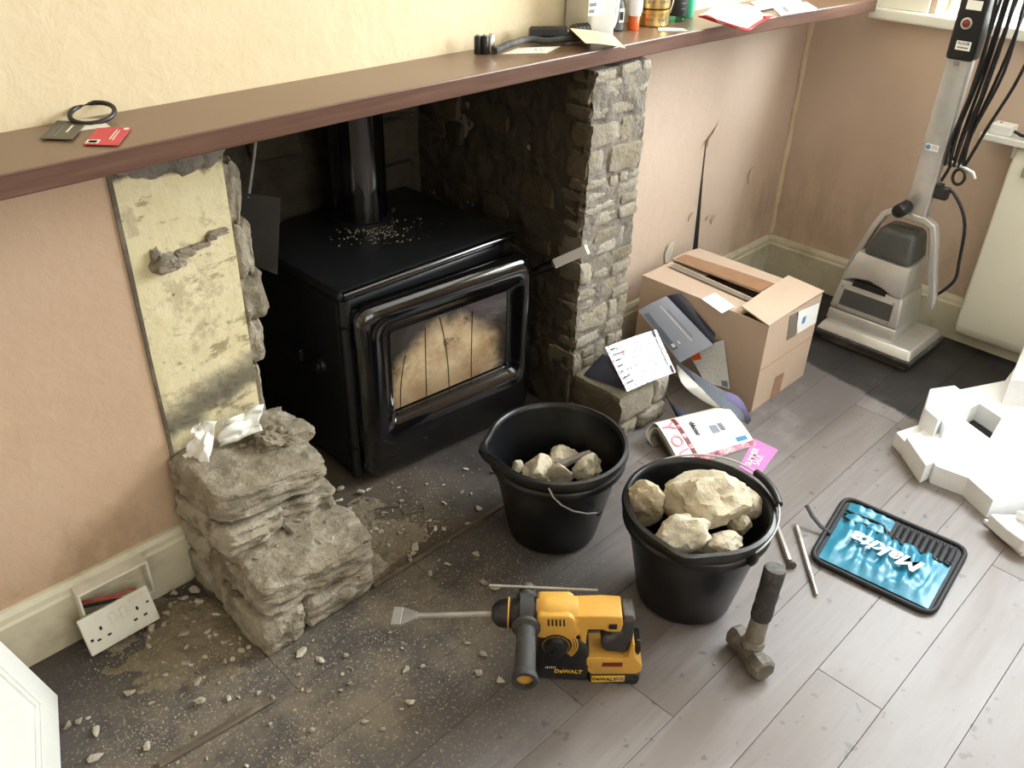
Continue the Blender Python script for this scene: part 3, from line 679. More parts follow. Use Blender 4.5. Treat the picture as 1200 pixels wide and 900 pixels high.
# door, standing slightly ajar on its left hinge
DA = math.radians(4.2); DR = Matrix.Rotation(-DA, 3, 'Z'); DH = Vector((SX0 + .014, -.004, 0))
def dw(x, y, z): return DH + DR @ Vector((x, y, z))
DW, DZ0, DZ1 = .575, .016, .532
def ringloft(loops):
    n = len(loops[0]); b = B(); vs = [p for L in loops for p in L]; k = len(loops)
    b.add(vs, [(i * n + j, i * n + (j + 1) % n, (i + 1) * n + (j + 1) % n, (i + 1) * n + j) for i in range(k - 1) for j in range(n)]); return b
GX0, GX1, GZ0, GZ1 = .105, .495, .198, .432
L = lambda x0, x1, z0, z1, r, y: [dw(a, y, b) for a, b in rrect(x0, x1, z0, z1, r, 8)]
loops = [L(0, DW, DZ0, DZ1, .045, .004), L(0, DW, DZ0, DZ1, .045, -.012), L(.003, DW - .003, DZ0 + .003, DZ1 - .003, .044, -.022), L(.010, DW - .010, DZ0 + .008, DZ1 - .010, .042, -.032), L(.022, DW - .020, DZ0 + .016, DZ1 - .022, .040, -.039), L(.036, DW - .030, DZ0 + .026, DZ1 - .036, .038, -.0415),
         L(.054, DW - .038, GZ0 - .052, DZ1 - .052, .034, -.0395), L(.070, DW - .048, GZ0 - .034, DZ1 - .064, .030, -.034), L(.082, DW - .058, GZ0 - .024, DZ1 - .074, .026, -.024), L(GX0 - .012, GX1 + .012, GZ0 - .014, GZ1 + .012, .022, -.016), L(GX0 - .003, GX1 + .003, GZ0 - .004, GZ1 + .003, .014, -.013), L(GX0, GX1, GZ0, GZ1, .010, -.012), L(GX0, GX1, GZ0, GZ1, .010, .004)]
dr = obj('door', ringloft(loops), MT['black_enamel'], st, smooth=35)
off = wloc(dr)
gb = B().box((GX0 - .004, 0, GZ0 - .004), (GX1 + .004, .004, GZ1 + .004))
go = link('door_glass', gb.mesh('door_glass'), MT['stove_glass'], dr); go.matrix_local = Matrix.Translation(dw(0, -.010, 0) - off) @ DR.to_4x4()
obj('glass_bead', ringloft([L(GX0 - .003, GX1 + .003, GZ0 - .006, GZ0 + .002, .003, -.022), L(GX0 - .003, GX1 + .003, GZ0 - .006, GZ0 + .002, .003, -.032), L(GX0 + .001, GX1 - .001, GZ0 - .004, GZ0 - .001, .001, -.032)]), MT['black_enamel'], dr)
for (xa, xb, zt) in ((.150, .128, .35), (.215, .213, .41), (.262, .290, .425), (.372, .368, .41)):
    obj('glass_crack', B().tube([dw(xb + (xa - xb) * t ** 2 + .0, -.0105, GZ0 + (zt - GZ0) * t) for t in np.linspace(0, 1, 8)], .0011, 5), MT['black'], dr)
# latch handle sticking out to the right
h0 = Vector((1.640, -.050, .455)); h1 = Vector((1.648, -.135, .512)); h2 = Vector((1.655, -.238, .585))
hd = obj('door_handle', B().tube([(1.62, -.03, .43), h0, h1], [.010, .012, .014], 10), MT['black_enamel'], dr, smooth=50)
u_ = (h2 - h1).normalized(); sd = Vector((1, 0, 0)); nn = u_.cross(sd)
hb = B(); w_, t_ = .013, .005
hb.hexa([h1 + sd * a * t_ + nn * b_ * w_ for a, b_ in ((-1, -1), (1, -1), (1, 1), (-1, 1))], [h2 + sd * a * t_ + nn * b_ * w_ for a, b_ in ((-1, -1), (1, -1), (1, 1), (-1, 1))])
obj('handle_blade', hb, MT['plug_bright'], hd, bevel=.002)
obj('hinge', B().lathe([(.010, .06), (.010, .12)], 12, (SX0 - .002, -.004, 0)), MT['black_iron'], dr, smooth=40)
obj('hinge', B().lathe([(.010, .42), (.010, .48)], 12, (SX0 - .002, -.004, 0)), MT['black_iron'], dr, smooth=40)
# crumbs of mortar lying on the stove top
cb = B()
for i in range(230):
    a = rnd.gauss(0, 1); b_ = rnd.gauss(0, 1); c = Vector((1.335 + a * .055, .225 + b_ * .045, .5795)); r_ = rnd.choice((.001, .0014, .002, .003))
    if (c.x - 1.357) ** 2 + (c.y - .335) ** 2 < .085 ** 2: continue
    v, f = ICO[1]; cb.add([c + Vector((p.x * r_ * rnd.uniform(.7, 1.3), p.y * r_, p.z * r_ * .6)) for p in v[:]], f)
one('mortar_crumbs', cb, MT['chip'], 'pale mortar crumbs sprinkled on the stove top around the flue', 'crumbs', kind='stuff')

# hanging sheet of steel with its cord, inside the recess on the left
hp = thing('hanging_plate', 'rusty steel sheet hanging from a cord inside the fireplace, left of the flue', 'metal plate', (.93, .12, .62))
q = [FY(283, 226, .14), FY(329, 232, .10), FY(325, 322, .10), FY(285, 306, .14)]
obj('plate', B().sheet(q, .004, .0, 4), MT['rust'], hp)
obj('cord', B().tube([FY(301, 150, .17), FY(298, 180, .16), FY(291, 232, .135)], .0035, 6), MT['steel'], hp)
# ------------------------------------------------------------------ buckets
def bucket(name, label, c, rt, rb, h, pour, bail):
    t = thing(name, label, 'bucket', (c[0], c[1], 0), 0, 'builders buckets'); n = 56
    def ring(r, z, lip=0.0):
        out = []
        for j in range(n):
            a = 2 * PI * j / n; d = math.atan2(math.sin(a - pour), math.cos(a - pour)); k = math.exp(-(d / .22) ** 2)
            out.append(Vector((c[0] + (r + lip * k) * math.cos(a), c[1] + (r + lip * k) * math.sin(a), z + lip * .15 * k)))
        return out
    tw = .004; L = [ring(.001, 0.001), ring(rb - .01, .001), ring(rb, .01), ring(rb + (rt - rb) * .55, h * .6), ring(rt - .008, h * .9, .010), ring(rt - .004, h - .012, .018),
                    ring(rt - .010, h - .012, .017), ring(rt - .014, h * .9, .010), ring(rb + (rt - rb) * .5 - tw, h * .6), ring(rb - tw, .016), ring(.001, .016)]
    obj('bucket_body', ringloft(L), MT['bucket'], t, smooth=40)
    R = [ring(rt - .012, h - .014, .018), ring(rt + .003, h - .022, .020), ring(rt + .006, h - .010, .022), ring(rt + .003, h, .022), ring(rt - .005, h + .002, .020), ring(rt - .011, h - .003, .018), ring(rt - .012, h - .014, .018)]
    obj('rim', ringloft(R), MT['bucket'], t, smooth=50)
    obj('rim_band', ringloft([ring(rt - .006, h - .05), ring(rt + .001, h - .046), ring(rt + .002, h - .034), ring(rt - .002, h - .030)]), MT['bucket'], t, smooth=50)
    # bail: wire loop through two lugs
    if bail is None: return t
    a0, dirv, tilt, grip = bail
    for s in (0, 1):
        a = a0 + s * PI; p = Vector((c[0] + rt * math.cos(a), c[1] + rt * math.sin(a), h - .034))
        obj('lug', B().lathe([(.014, -.004), (.014, .008), (.006, .010)], 12, p, (math.cos(a), math.sin(a), 0)), MT['bucket'], t, smooth=40)
    ax = Vector((math.cos(a0), math.sin(a0), 0)); pe = Vector((-ax.y, ax.x, 0)); up = Vector((0, 0, 1)); o = Vector((c[0], c[1], h - .012)); Rr = rt + .006; pts = []
    for i in range(25):
        w = PI * i / 24; pts.append(o + ax * (Rr * math.cos(w)) + (pe * math.cos(tilt) + up * math.sin(tilt)) * (dirv * Rr * 1.02 * math.sin(w)))
    bl = obj('bail_wire', B().tube(pts, .0022, 6), MT['wire'], t, smooth=60)
    if grip: obj('grip', B().tube(pts[grip[0]:grip[1]], .009, 10), MT['black_plastic'], bl, smooth=50)
    return t
b1 = bucket('bucket', 'black bucket with a few stones low inside, nearer the stove', (1.302, -.478), .166, .112, .272, math.radians(148), None)
# its wire hangs down at the front instead of lying round the rim
c1 = Vector((1.302, -.478, 0)); pp = []
for i, (u, v) in enumerate(((643, 572), (648, 582), (658, 592), (672, 599), (688, 602), (702, 601), (716, 597))):
    # hug the bucket flank: radius 3 mm outside the wall at the height met by the pixel ray
    best = None
    d = ray(u, v)
    for k in range(400):
        t = .8 + k * .004; p = CAM + d * t; rr = (Vector((p.x, p.y, 0)) - c1).length; wall = .112 + (.166 - .112) * min(1, max(0, p.z / .272)) + .010
        if rr < wall: best = p; break
    if best: pp.append(best)
bw = obj('bail_wire', B().tube(pp, .0022, 6), MT['wire'], b1, smooth=60)
obj('wire_end', B().lathe([(.006, -.006), (.006, .006)], 10, pp[-1], (1, 0, 0)), MT['black'], bw)
b2 = bucket('bucket', 'black bucket heaped with large pale stones, nearer the tool roll', (1.358, -.846), .163, .110, .272, math.radians(205), (math.atan2(F(882, 640, .27).y + .846, F(882, 640, .27).x - 1.358), 1, .16, (7, 13)))

def loose(name, label, c, s, seed, rot=0.0, m='rubble_stone', grp=None, cat='stone', sub=4, planes=10, rough=.06, tilt=0.0):
    b = rock(seed, sub, planes, rough, 1.0) if sub > 2 else hull(seed, 12, .9); R = Matrix.Rotation(rot, 3, 'Z') @ Matrix.Rotation(tilt, 3, 'X')
    b.v = [R @ Vector((p.x * s[0], p.y * s[1], p.z * s[2])) + Vector(c) for p in b.v]
    if sub >= 4: b.v = [q + noise.noise_vector(q * 30) * .004 + noise.noise_vector(q * 80) * .0022 for q in b.v]
    return one(name, b, MT[m], label, cat, grp, smooth=35 if sub > 2 else None)
# near-full bucket: hidden fill, then the stones that show
def inb(u, v, z): p = F(u, v, z); return p
G2 = 'stones in the heaped bucket'; G1 = 'stones in the half-empty bucket'
for i, (dx, dy, z, s) in enumerate(((-.03, .03, .06, .07), (.04, -.03, .06, .07), (-.04, -.04, .13, .07), (.05, .04, .13, .07), (.0, .0, .15, .07))):
    loose('broken_stone', 'pale broken stone buried in the bottom of the heaped bucket', (1.358 + dx, -.846 + dy, z), (s, s * .9, s * .7), 400 + i, i, grp=G2, sub=2)
p = inb(826, 590, .268); loose('broken_stone', 'largest pale boulder on top of the heaped bucket', p, (.100, .078, .074), 41, -.75, grp=G2, rough=.09, planes=14)
p = inb(757, 590, .25); loose('broken_stone', 'upright tan stone at the left edge of the heaped bucket', p, (.032, .046, .056), 43, .4, grp=G2, rough=.1, planes=7)
p = inb(798, 623, .262); loose('broken_stone', 'squarish pale stone in front of the big boulder', p, (.064, .044, .046), 44, -.6, grp=G2, planes=6, rough=.09)
p = inb(872, 588, .245); loose('broken_stone', 'grey rough stone wedged behind the boulder at the right', p, (.032, .045, .042), 46, .2, grp=G2)
p = inb(848, 636, .232); loose('broken_stone', 'flat tan stone low at the front of the heaped bucket', p, (.045, .032, .020), 47, -.5, grp=G2)
p = inb(868, 612, .225); loose('broken_stone', 'dark tan stone under the right end of the boulder', p, (.030, .03, .025), 48, -.5, grp=G2)
for i, (dx, dy, z, s) in enumerate(((-.03, .03, .055, .065), (.04, -.03, .055, .065), (-.02, -.04, .11, .06), (.04, .04, .10, .065), (.0, .0, .12, .065))):
    loose('broken_stone', 'pale broken stone buried in the bottom of the half-empty bucket', (1.302 + dx, -.478 + dy, z), (s, s * .9, s * .65), 500 + i, i, grp=G1, sub=2)
p = inb(631, 548, .185); loose('broken_stone', 'rounded tan stone at the left in the half-empty bucket', p, (.048, .036, .034), 51, .3, grp=G1)
p = inb(688, 547, .185); loose('broken_stone', 'rounded tan stone at the right in the half-empty bucket', p, (.040, .040, .036), 52, .9, grp=G1)
p = inb(660, 536, .170); loose('broken_stone', 'brown stone at the back in the half-empty bucket', p, (.050, .035, .028), 53, .1, grp=G1)
p = inb(606, 547, .185); loose('broken_stone', 'small grey pebble against the left side of the half-empty bucket', p, (.020, .016, .016), 54, .4, 'chip', grp=G1, sub=3)
p = inb(657, 557, .185); loose('broken_stone', 'thin upright shard between the two rounded stones', p, (.010, .032, .036), 55, .5, grp=G1, sub=3)
a, b_ = F(652, 543, .215), F(692, 528, .225); dd = (b_ - a); nn = Vector((-dd.y, dd.x, 0)).normalized()
one('slate_shard', B().hexa([a - nn * .011 - Vector((0, 0, .012)), b_ - nn * .006 - Vector((0, 0, .012)), b_ + nn * .006 - Vector((0, 0, .012)), a + nn * .011 - Vector((0, 0, .012))], [a - nn * .011, b_ - nn * .006, b_ + nn * .006, a + nn * .011]), MT['mortar'], 'dark grey slab of slate across the stones in the half-empty bucket', 'stone', bevel=.002, cuts=3, rough=(.003, 40, 1))

# ------------------------------------------------------------------ rotary hammer drill, standing on its base
da = math.atan2(-.733, .680)
dl = thing('hammer_drill', 'yellow and black cordless hammer drill with a flat chisel fitted', 'power drill', (.956, -.760, 0), da)
HX = lambda u: (u - 432) / 3360; 
def P(u, v):
    z = max(.0, (702 + (u - 432) * .043 - v) / 2340)
    return ((u - 432) / 3360, z if z < .11 else .11 + (z - .11) * .60)
def ext(pix, y0, y1): return B().prism([P(*q) for q in pix], y0, y1, lambda a, b, h: (a, h, b))
def dpart(name, b, m, par=dl, **k): return obj(name, b, MT[m], par, world=False, **k)
AZ = .163
body = dpart('gear_housing', B().lathe([(.026, -.014), (.034, .0), (.036, .012), (.036, .062), (.034, .070)], 24, (0, 0, AZ), (1, 0, 0)), 'yellow', smooth=40)
dpart('gear_cover', ext([(388, 225), (392, 150), (420, 138), (610, 135), (640, 160), (690, 330), (640, 400), (400, 380)], -.036, .036), 'yellow', bevel=.020, seg=5, smooth=40)
for i in range(5): dpart('vent_slot', ext([(462 + i * 26, 165), (472 + i * 26, 160), (478 + i * 26, 235), (466 + i * 26, 235)], -.0366, -.034), 'black')
dpart('motor_housing', ext([(404, 385), (560, 345), (690, 400), (760, 480), (775, 620), (775, 722), (420, 705), (400, 600)], -.035, .035), 'black_plastic', bevel=.009, seg=3, smooth=40)
dpart('neck', ext([(630, 160), (830, 145), (960, 152), (972, 240), (962, 322), (870, 322), (840, 302), (740, 302), (735, 420), (745, 560), (650, 560), (600, 520), (600, 500), (690, 470), (690, 390), (660, 330)], -.030, .030), 'yellow', bevel=.014, seg=4, smooth=40)
dpart('side_switch', ext([(875, 228), (932, 228), (932, 276), (875, 276)], -.034, -.028), 'black_plastic', bevel=.002)
dpart('trigger', ext([(742, 306), (830, 306), (862, 318), (840, 345), (836, 385), (760, 398), (742, 385)], -.012, .012), 'black_plastic', bevel=.004)
dpart('rear_grip', ext([(968, 150), (1030, 158), (1054, 200), (1052, 420), (1035, 520), (1000, 536), (880, 528), (845, 500), (838, 430), (852, 405), (900, 395), (905, 370), (888, 345), (962, 325)], -.024, .024), 'rubber', bevel=.010, seg=3, smooth=40)
ft = dpart('battery_foot', ext([(640, 545), (660, 528), (740, 545), (850, 545), (1000, 555), (1030, 535), (1046, 432), (1066, 440), (1078, 540), (1138, 600), (1136, 640), (1110, 662), (790, 665), (762, 640), (764, 604), (690, 600)], -.034, .034), 'yellow', bevel=.006, seg=3, smooth=40)
bt = dpart('battery', ext([(770, 662), (1120, 660), (1134, 690), (1120, 735), (1090, 742), (800, 738), (778, 720)], -.037, .037), 'black_plastic', bevel=.005, seg=2, smooth=40)
dpart('battery_latch', ext([(1074, 455), (1110, 465), (1128, 540), (1110, 580), (1086, 560)], -.018, .018), 'black_plastic', bevel=.004)
dpart('battery_label', ext([(796, 668), (1026, 664), (1026, 704), (796, 710)], -.0376, -.036), 'yellow_bright', bt)
text('battery_lettering', 'DeWALT', MT['black'], bt, (HX(886), -.0379, P(880, 688)[1]), (1, 0, 0), (0, 0, 1), .0125, .0003, bold=.0003, world=False)
text('battery_badge', 'XR', MT['grey_print'], bt, (HX(994), -.0379, P(994, 686)[1]), (1, 0, 0), (0, 0, 1), .013, .0003, bold=.0004, world=False)
text('motor_lettering', 'DeWALT', MT['yellow_bright'], dl, (HX(630), -.0355, P(630, 640)[1]), (1, 0, 0), (0, 0, 1), .0145, .0003, bold=.0003, world=False)
dpart('rating_badge', ext([(860, 577), (1000, 577), (1000, 605), (860, 605)], -.0348, -.033), 'red_print')
dial = dpart('mode_dial', B().lathe([(.030, 0), (.030, .004), (.025, .006), (.022, .014), (.018, .016)], 28, (*[P(530, 450)[0]], -.034, P(530, 450)[1]), (0, -1, 0)), 'black_plastic', smooth=40)
dpart('dial_ring', B().lathe([(.0275, .0), (.0275, .0012), (.0250, .0012), (.0250, 0)], 28, (P(530, 450)[0], -.038, P(530, 450)[1]), (0, -1, 0), close=True), 'yellow_bright', dial)
dpart('dial_lever', ext([(518, 400), (545, 400), (552, 450), (570, 500), (510, 520), (500, 470)], -.052, -.046), 'black_plastic', dial, bevel=.002)
for r_ in (.034, .039, .044):
    dpart('dial_rib', B().tube([(P(530, 450)[0] + r_ * math.cos(w), -.036, P(530, 450)[1] + r_ * math.sin(w)) for w in np.linspace(-.75, .75, 9)], .0017, 6), 'yellow', dial)
text('dial_mark', 'T', MT['white'], dl, (HX(537), -.0355, P(537, 362)[1]), (1, 0, 0), (0, 0, 1), .008, .0003, world=False)
for i in range(6): dpart('dial_tick', ext([(470 + i * 13, 604), (474 + i * 13, 604), (474 + i * 13, 616), (470 + i * 13, 616)], -.0356, -.034), 'white', dial)
# nose, chuck, side handle, depth rod, chisel
ck = dpart('chuck', B().lathe([(.012, -.104), (.021, -.098), (.027, -.090), (.030, -.072), (.030, -.070), (.027, -.069), (.031, -.060), (.033, -.050), (.033, -.048), (.029, -.046), (.029, -.030), (.033, -.028), (.033, -.012)], 28, (0, 0, AZ - .008), (1, 0, 0)), 'black_plastic', smooth=35)
dpart('chuck_ring', B().lathe([(.0335, -.071), (.0335, -.068), (.030, -.068), (.030, -.071)], 28, (0, 0, AZ - .008), (1, 0, 0), close=True), 'yellow', ck)
HXc = -.033
sh = dpart('handle_collar', B().lathe([(.041, -.014), (.041, .014), (.032, .014), (.032, -.014)], 28, (HXc, 0, AZ - .006), (1, 0, 0), close=True), 'rubber', smooth=40)
dpart('side_handle', B().lathe([(.026, .030), (.029, .036), (.029, .042), (.020, .048), (.0185, .070), (.0195, .100), (.0205, .135), (.020, .150), (.024, .156), (.0255, .164), (.024, .170), (.017, .171), (.015, .160), (.004, .159)], 28, (HXc, 0, AZ - .004), (0, -1, 0)), 'rubber', sh, smooth=40)
dpart('handle_end_cap', B().lathe([(.0155, .1605), (.0155, .1625), (.009, .1625), (.008, .161)], 24, (HXc, 0, AZ - .004), (0, -1, 0)), 'yellow', sh)
dpart('clamp_knob', B().lathe([(.020, .030), (.022, .040), (.018, .044), (.017, .062), (.014, .070), (.006, .073)], 20, (HXc, 0, AZ), (0, 1, 0)), 'rubber', sh, smooth=40)
dpart('depth_rod', B().tube([(-.112, .050, AZ + .018), (.112, .050, AZ + .018)], .0032, 8), 'steel', smooth=60)
CZ = AZ - .010
ch = dpart('chisel_bit', B().tube([(-.095, 0, CZ), (-.24, 0, CZ - .016), (-.262, 0, CZ - .019)], [.0062, .0062, .0075], 8), 'steel', smooth=30)
CT = CZ - .018
dpart('chisel_blade', B().hexa([(-.256, -.008, CT - .008), (-.256, .008, CT - .008), (-.256, .008, CT + .006), (-.256, -.008, CT + .006)], [(-.288, -.0235, CT - .008), (-.288, .0235, CT - .008), (-.288, .0235, CT), (-.288, -.0235, CT)]).box((-.308, -.0235, CT - .0085), (-.288, .0235, CT + .0005)), 'steel', ch, bevel=.001)

# ------------------------------------------------------------------ lump hammer standing on its head
hm = thing('lump_hammer', 'dusty lump hammer standing upright on its steel head', 'hammer', (1.292, -1.062, 0), 0)
hdv = (F(898, 795, .02) - F(873, 762, .02)); hdv.z = 0; hdv.normalize(); ang = math.atan2(hdv.y, hdv.x); hm.rotation_euler = (0, 0, ang)
hh = B(); sec = [(-.058, .021), (-.052, .0255), (-.034, .0255), (-.017, .021), (.017, .021), (.034, .0255), (.052, .0255), (.058, .021)]; vs = []
for x, r_ in sec:
    for k in range(8): w = PI / 8 + k * PI / 4; vs.append((x, r_ * 1.08 * math.cos(w), .0275 + r_ * 1.08 * math.sin(w)))
hh.add(vs, [(i * 8 + j, i * 8 + (j + 1) % 8, (i + 1) * 8 + (j + 1) % 8, (i + 1) * 8 + j) for i in range(7) for j in range(8)] + [tuple(range(8)), tuple(range(56, 64))])
obj('head', hh, MT['hammer_head'], hm, world=False, bevel=.0015, cuts=2, rough=(.0012, 60, 4))
def hz(z): return (Matrix.Rotation(-ang, 3, 'Z') @ Vector((.040, .006, 0))) * (z / .25)
obj('shaft', B().tube([(*hz(z).xy, z) for z in (.03, .06, .10, .125)], [.0215, .0205, .0195, .0195], 16), MT['mortar'], hm, world=False, smooth=50)
obj('grip', B().tube([(*hz(z).xy, z) for z in (.115, .12, .14, .155, .17, .19, .21, .228, .238, .243)], [.020, .0222, .0228, .0214, .0226, .0216, .0226, .0228, .0234, .0215], 18), MT['rubber'], hm, world=False, smooth=50)
obj('collar', B().tube([(*hz(z).xy, z) for z in (.048, .060)], [.0255, .0235], 16), MT['mortar'], hm, world=False, smooth=40)

# ------------------------------------------------------------------ two loose chisels on the floor
a, b_ = F(909, 612, .008), F(927, 662, .008)
tb = thing('chisel', 'round-ended steel drill chisel lying beside the heaped bucket', 'chisel', (*((a + b_) / 2).xy, 0), 0, 'loose drill chisels')
obj('shank', B().tube([a, a.lerp(b_, .75), a.lerp(b_, .92)], [.0055, .0075, .007], 6), MT['steel'], tb)
obj('tip', B().lathe([(.006, -.006), (.0125, .0), (.0125, .004), (.004, .006)], 16, b_, (b_ - a)), MT['wood_strip'], tb, smooth=40)
a, b_ = F(933, 614, .006), F(957, 697, .006)
tb = thing('chisel', 'slim pointed steel drill chisel lying next to the tool roll', 'chisel', (*((a + b_) / 2).xy, 0), 0, 'loose drill chisels')
obj('shank', B().tube([a, a.lerp(b_, .04), a.lerp(b_, .70)], [.001, .0062, .0062], 6), MT['steel'], tb)
obj('tip', B().tube([a.lerp(b_, .69), a.lerp(b_, .78), a.lerp(b_, .80), a.lerp(b_, .97), b_], [.0062, .0062, .0045, .0048, .003], 10), MT['steel'], tb, smooth=40)

# ------------------------------------------------------------------ tool roll
cz = Vector((1.832, -1.122, 0))
tr = thing('tool_roll', 'teal and black tool roll lying open on the floorboards', 'tool roll', cz)
def rq(c4, r, n=5):           # rounded quad outline from 4 corners (world xy)
    out = []; c4 = [Vector((p[0], p[1])) for p in c4]; k = 4
    for i in range(4):
        p, a, b = c4[i], c4[i - 1], c4[(i + 1) % 4]; da_ = (a - p).normalized() * r; db = (b - p).normalized() * r
        for j in range(n + 1):
            t = j / n; out.append((p + da_) * (1 - t) ** 2 + p * 2 * t * (1 - t) + (p + db) * t ** 2)
    return out
Q = [(1.960, -.950), (1.992, -1.262), (1.705, -1.290), (1.674, -1.000)]
def bi(s, t):                 # s along the length (0 at the strap end), t across (0 = pocket side, 1 = lettered side)
    a = Vector(Q[0]).lerp(Vector(Q[1]), s); b = Vector(Q[3]).lerp(Vector(Q[2]), s); p = a.lerp(b, t); return p
out = rq(Q, .035)
obj('backing', B().prism([tuple(p) for p in out], .001, .007), MT['navy'], tr, bevel=.002)
obj('binding', B().tube([(p.x, p.y, .008) for p in out + out[:1]], .0068, 8, cap=False), MT['navy'], tr, smooth=60)
def pocket(s0, s1, t0, t1, z, amp, n=26, seed=1):
    g = []; m = 16
    for i in range(n + 1):
        for j in range(m + 1):
            s = s0 + (s1 - s0) * i / n; t = t0 + (t1 - t0) * j / m; p = bi(s, t); e = min(1, 6 * min(i / n, 1 - i / n, j / m * 1.5 + .1, 1 - j / m))
            h = abs(math.sin(s * 34 + 2.2 * noise.noise(Vector((s * 7, t * 3, seed))))) * (1 - .65 * (j / m)) * amp + noise.noise(Vector((s * 12, t * 9, seed))) * amp * .9
            g.append((p.x, p.y, z + .003 + max(0, h) * e + .004 * e))
    k = len(g); b = B(); low = [(x, y, z) for x, y, _ in g]; ix = lambda i, j: i * (m + 1) + j
    fs = [(ix(i, j), ix(i + 1, j), ix(i + 1, j + 1), ix(i, j + 1)) for i in range(n) for j in range(m)]
    b.add(g, fs); return b
obj('lettered_flap', pocket(.055, .955, .33, .955, .0075, .014, 44, 3), MT['teal'], tr, smooth=80)
obj('long_pocket', pocket(.06, .44, .07, .235, .0075, .006, 16, 5), MT['teal'], tr, smooth=80)
obj('small_pocket', pocket(.08, .42, .24, .35, .0105, .006, 16, 6), MT['teal'], tr, smooth=80)
obj('pocket_hem', B().tube([(*bi(.06 + .36 * t, .225 + .01 * math.sin(t * 7)), .018) for t in np.linspace(0, .9, 8)] + [(*bi(.43, .30), .016), (*bi(.43, .40), .016)], .004, 6), MT['navy'], tr, smooth=60)
obj('flap_hem', B().tube([(*bi(.075 + .87 * t, .335 + .018 * math.sin(t * 23)), .017 + .003 * math.sin(t * 40)) for t in np.linspace(0, 1, 40)], .003, 6), MT['navy'], tr, smooth=60)
for i in range(9):
    s = .50 + .052 * i; obj('bit_pocket', B().tube([(*bi(s, .06), .010), (*bi(s, .12), .014), (*bi(s + .004, .36), .014)], [.005, .0085, .0085], 8, flat=.8), MT['navy'], tr, smooth=60)
obj('strap', B().tube([F(945, 592, .045), F(952, 605, .030), F(962, 617, .016), F(974, 625, .012)], .0065, 8, flat=.35), MT['navy'], tr, smooth=50)
text('lettering', 'Makita', MT['white'], tr, (1.806, -1.130, .0320), (-.05, 1, 0), (-1, -.05, 0), .066, .0006, .25, .0016)
# ------------------------------------------------------------------ cardboard box in the alcove
bx = thing('cardboard_box', 'large brown cardboard box with half-open taped flaps in the alcove', 'box', (2.30, -.312, 0))
X0, X1, Y0, Y1, HB = 2.142, 2.462, -.545, -.080, .302
t = .004
obj('side_panel', B().box((X0, Y0, 0), (X0 + t, Y1, HB)), MT['card'], bx)
obj('side_panel', B().box((X1 - t, Y0, 0), (X1, Y1, HB)), MT['card'], bx)
fp = obj('end_panel', B().box((X0 + t, Y0, 0), (X1 - t, Y0 + t, HB)), MT['card'], bx)
obj('end_panel', B().box((X0 + t, Y1 - t, 0), (X1 - t, Y1, HB)), MT['card'], bx)
obj('base_panel', B().box((X0 + t, Y0 + t, 0), (X1 - t, Y1 - t, t)), MT['card'], bx)
xm = (X0 + X1) / 2
l1 = obj('top_flap', B().sheet([(X0, Y0 + .10, HB + .001), (xm - .028, Y0 + .085, HB - .006), (xm - .004, Y1, HB + .002), (X0, Y1, HB + .001)], t, -.003, 6), MT['card'], bx)
l2 = obj('top_flap', B().sheet([(xm - .004, Y0 + .05, HB + .012), (X1, Y0 + .04, HB + .002), (X1, Y1, HB + .002), (xm + .002, Y1, HB + .010)], t, .004, 6), MT['card'], bx)
e1 = obj('end_flap', B().sheet([(X0 - .004, Y0 - .002, HB + .004), (X1 + .004, Y0 - .002, HB + .008), (X1 + .002, Y0 + .125, HB + .018), (X0 + .012, Y0 + .105, HB + .022)], t, .003, 6), MT['card'], bx)
obj('end_flap', B().sheet([(X0 + .01, Y1 - .13, HB - .008), (X1 - .01, Y1 - .13, HB - .008), (X1 - .01, Y1, HB - .004), (X0 + .01, Y1, HB - .004)], t, 0, 3), MT['card'], bx)
obj('parcel_tape', B().sheet([(xm - .002, Y0 + .125, HB + .0145), (xm + .085, Y0 + .125, HB + .0125), (xm + .075, Y1 - .01, HB + .0085), (xm + .004, Y1 - .01, HB + .0105)], .0008, .004, 6), MT['tape'], l2)
obj('parcel_tape', B().sheet([(xm - .062, Y0 + .11, HB - .001), (xm - .036, Y0 + .11, HB - .003), (xm - .014, Y1 - .02, HB + .0035), (xm - .045, Y1 - .02, HB + .0035)], .0008, -.001, 6), MT['greytape'], l1)
obj('shipping_label', B().sheet([F(838, 343, HB + .003), F(861, 359, HB + .003), F(846, 367, HB + .003), F(822, 350, HB + .003)], .0008, 0, 3), MT['white'], l1)
def onfront(pix): return [tuple(FY(u, v, Y0 - .0006)) for u, v in pix]
obj('address_label', B().sheet([FY(934, 366, Y0 - .001), FY(960, 355, Y0 - .001), FY(956, 378, Y0 - .001), FY(934, 391, Y0 - .001)], .0006, 0, 2), MT['white'], fp)
obj('grey_tape_patch', B().sheet([FY(926, 370, Y0 - .001), FY(936, 365, Y0 - .001), FY(932, 393, Y0 - .001), FY(922, 399, Y0 - .001)], .0006, 0, 2), MT['greytape'], fp)
obj('brown_tape_patch', B().sheet([FY(909, 442, Y0 - .001), FY(919, 436, Y0 - .001), FY(912, 465, Y0 - .001), FY(902, 470, Y0 - .001)], .0006, 0, 2), MT['tape'], fp)
obj('label_mark', B().sheet([FY(941, 372, Y0 - .0016), FY(945, 370, Y0 - .0016), FY(943, 378, Y0 - .0016), FY(939, 380, Y0 - .0016)], .0004, 0, 1), MT['blue_print'], fp)
obj('crease', B().box((X0 + .002, Y0 - .0012, .148), (X1 - .002, Y0 + .001, .151)), MT['card_edge'], fp)

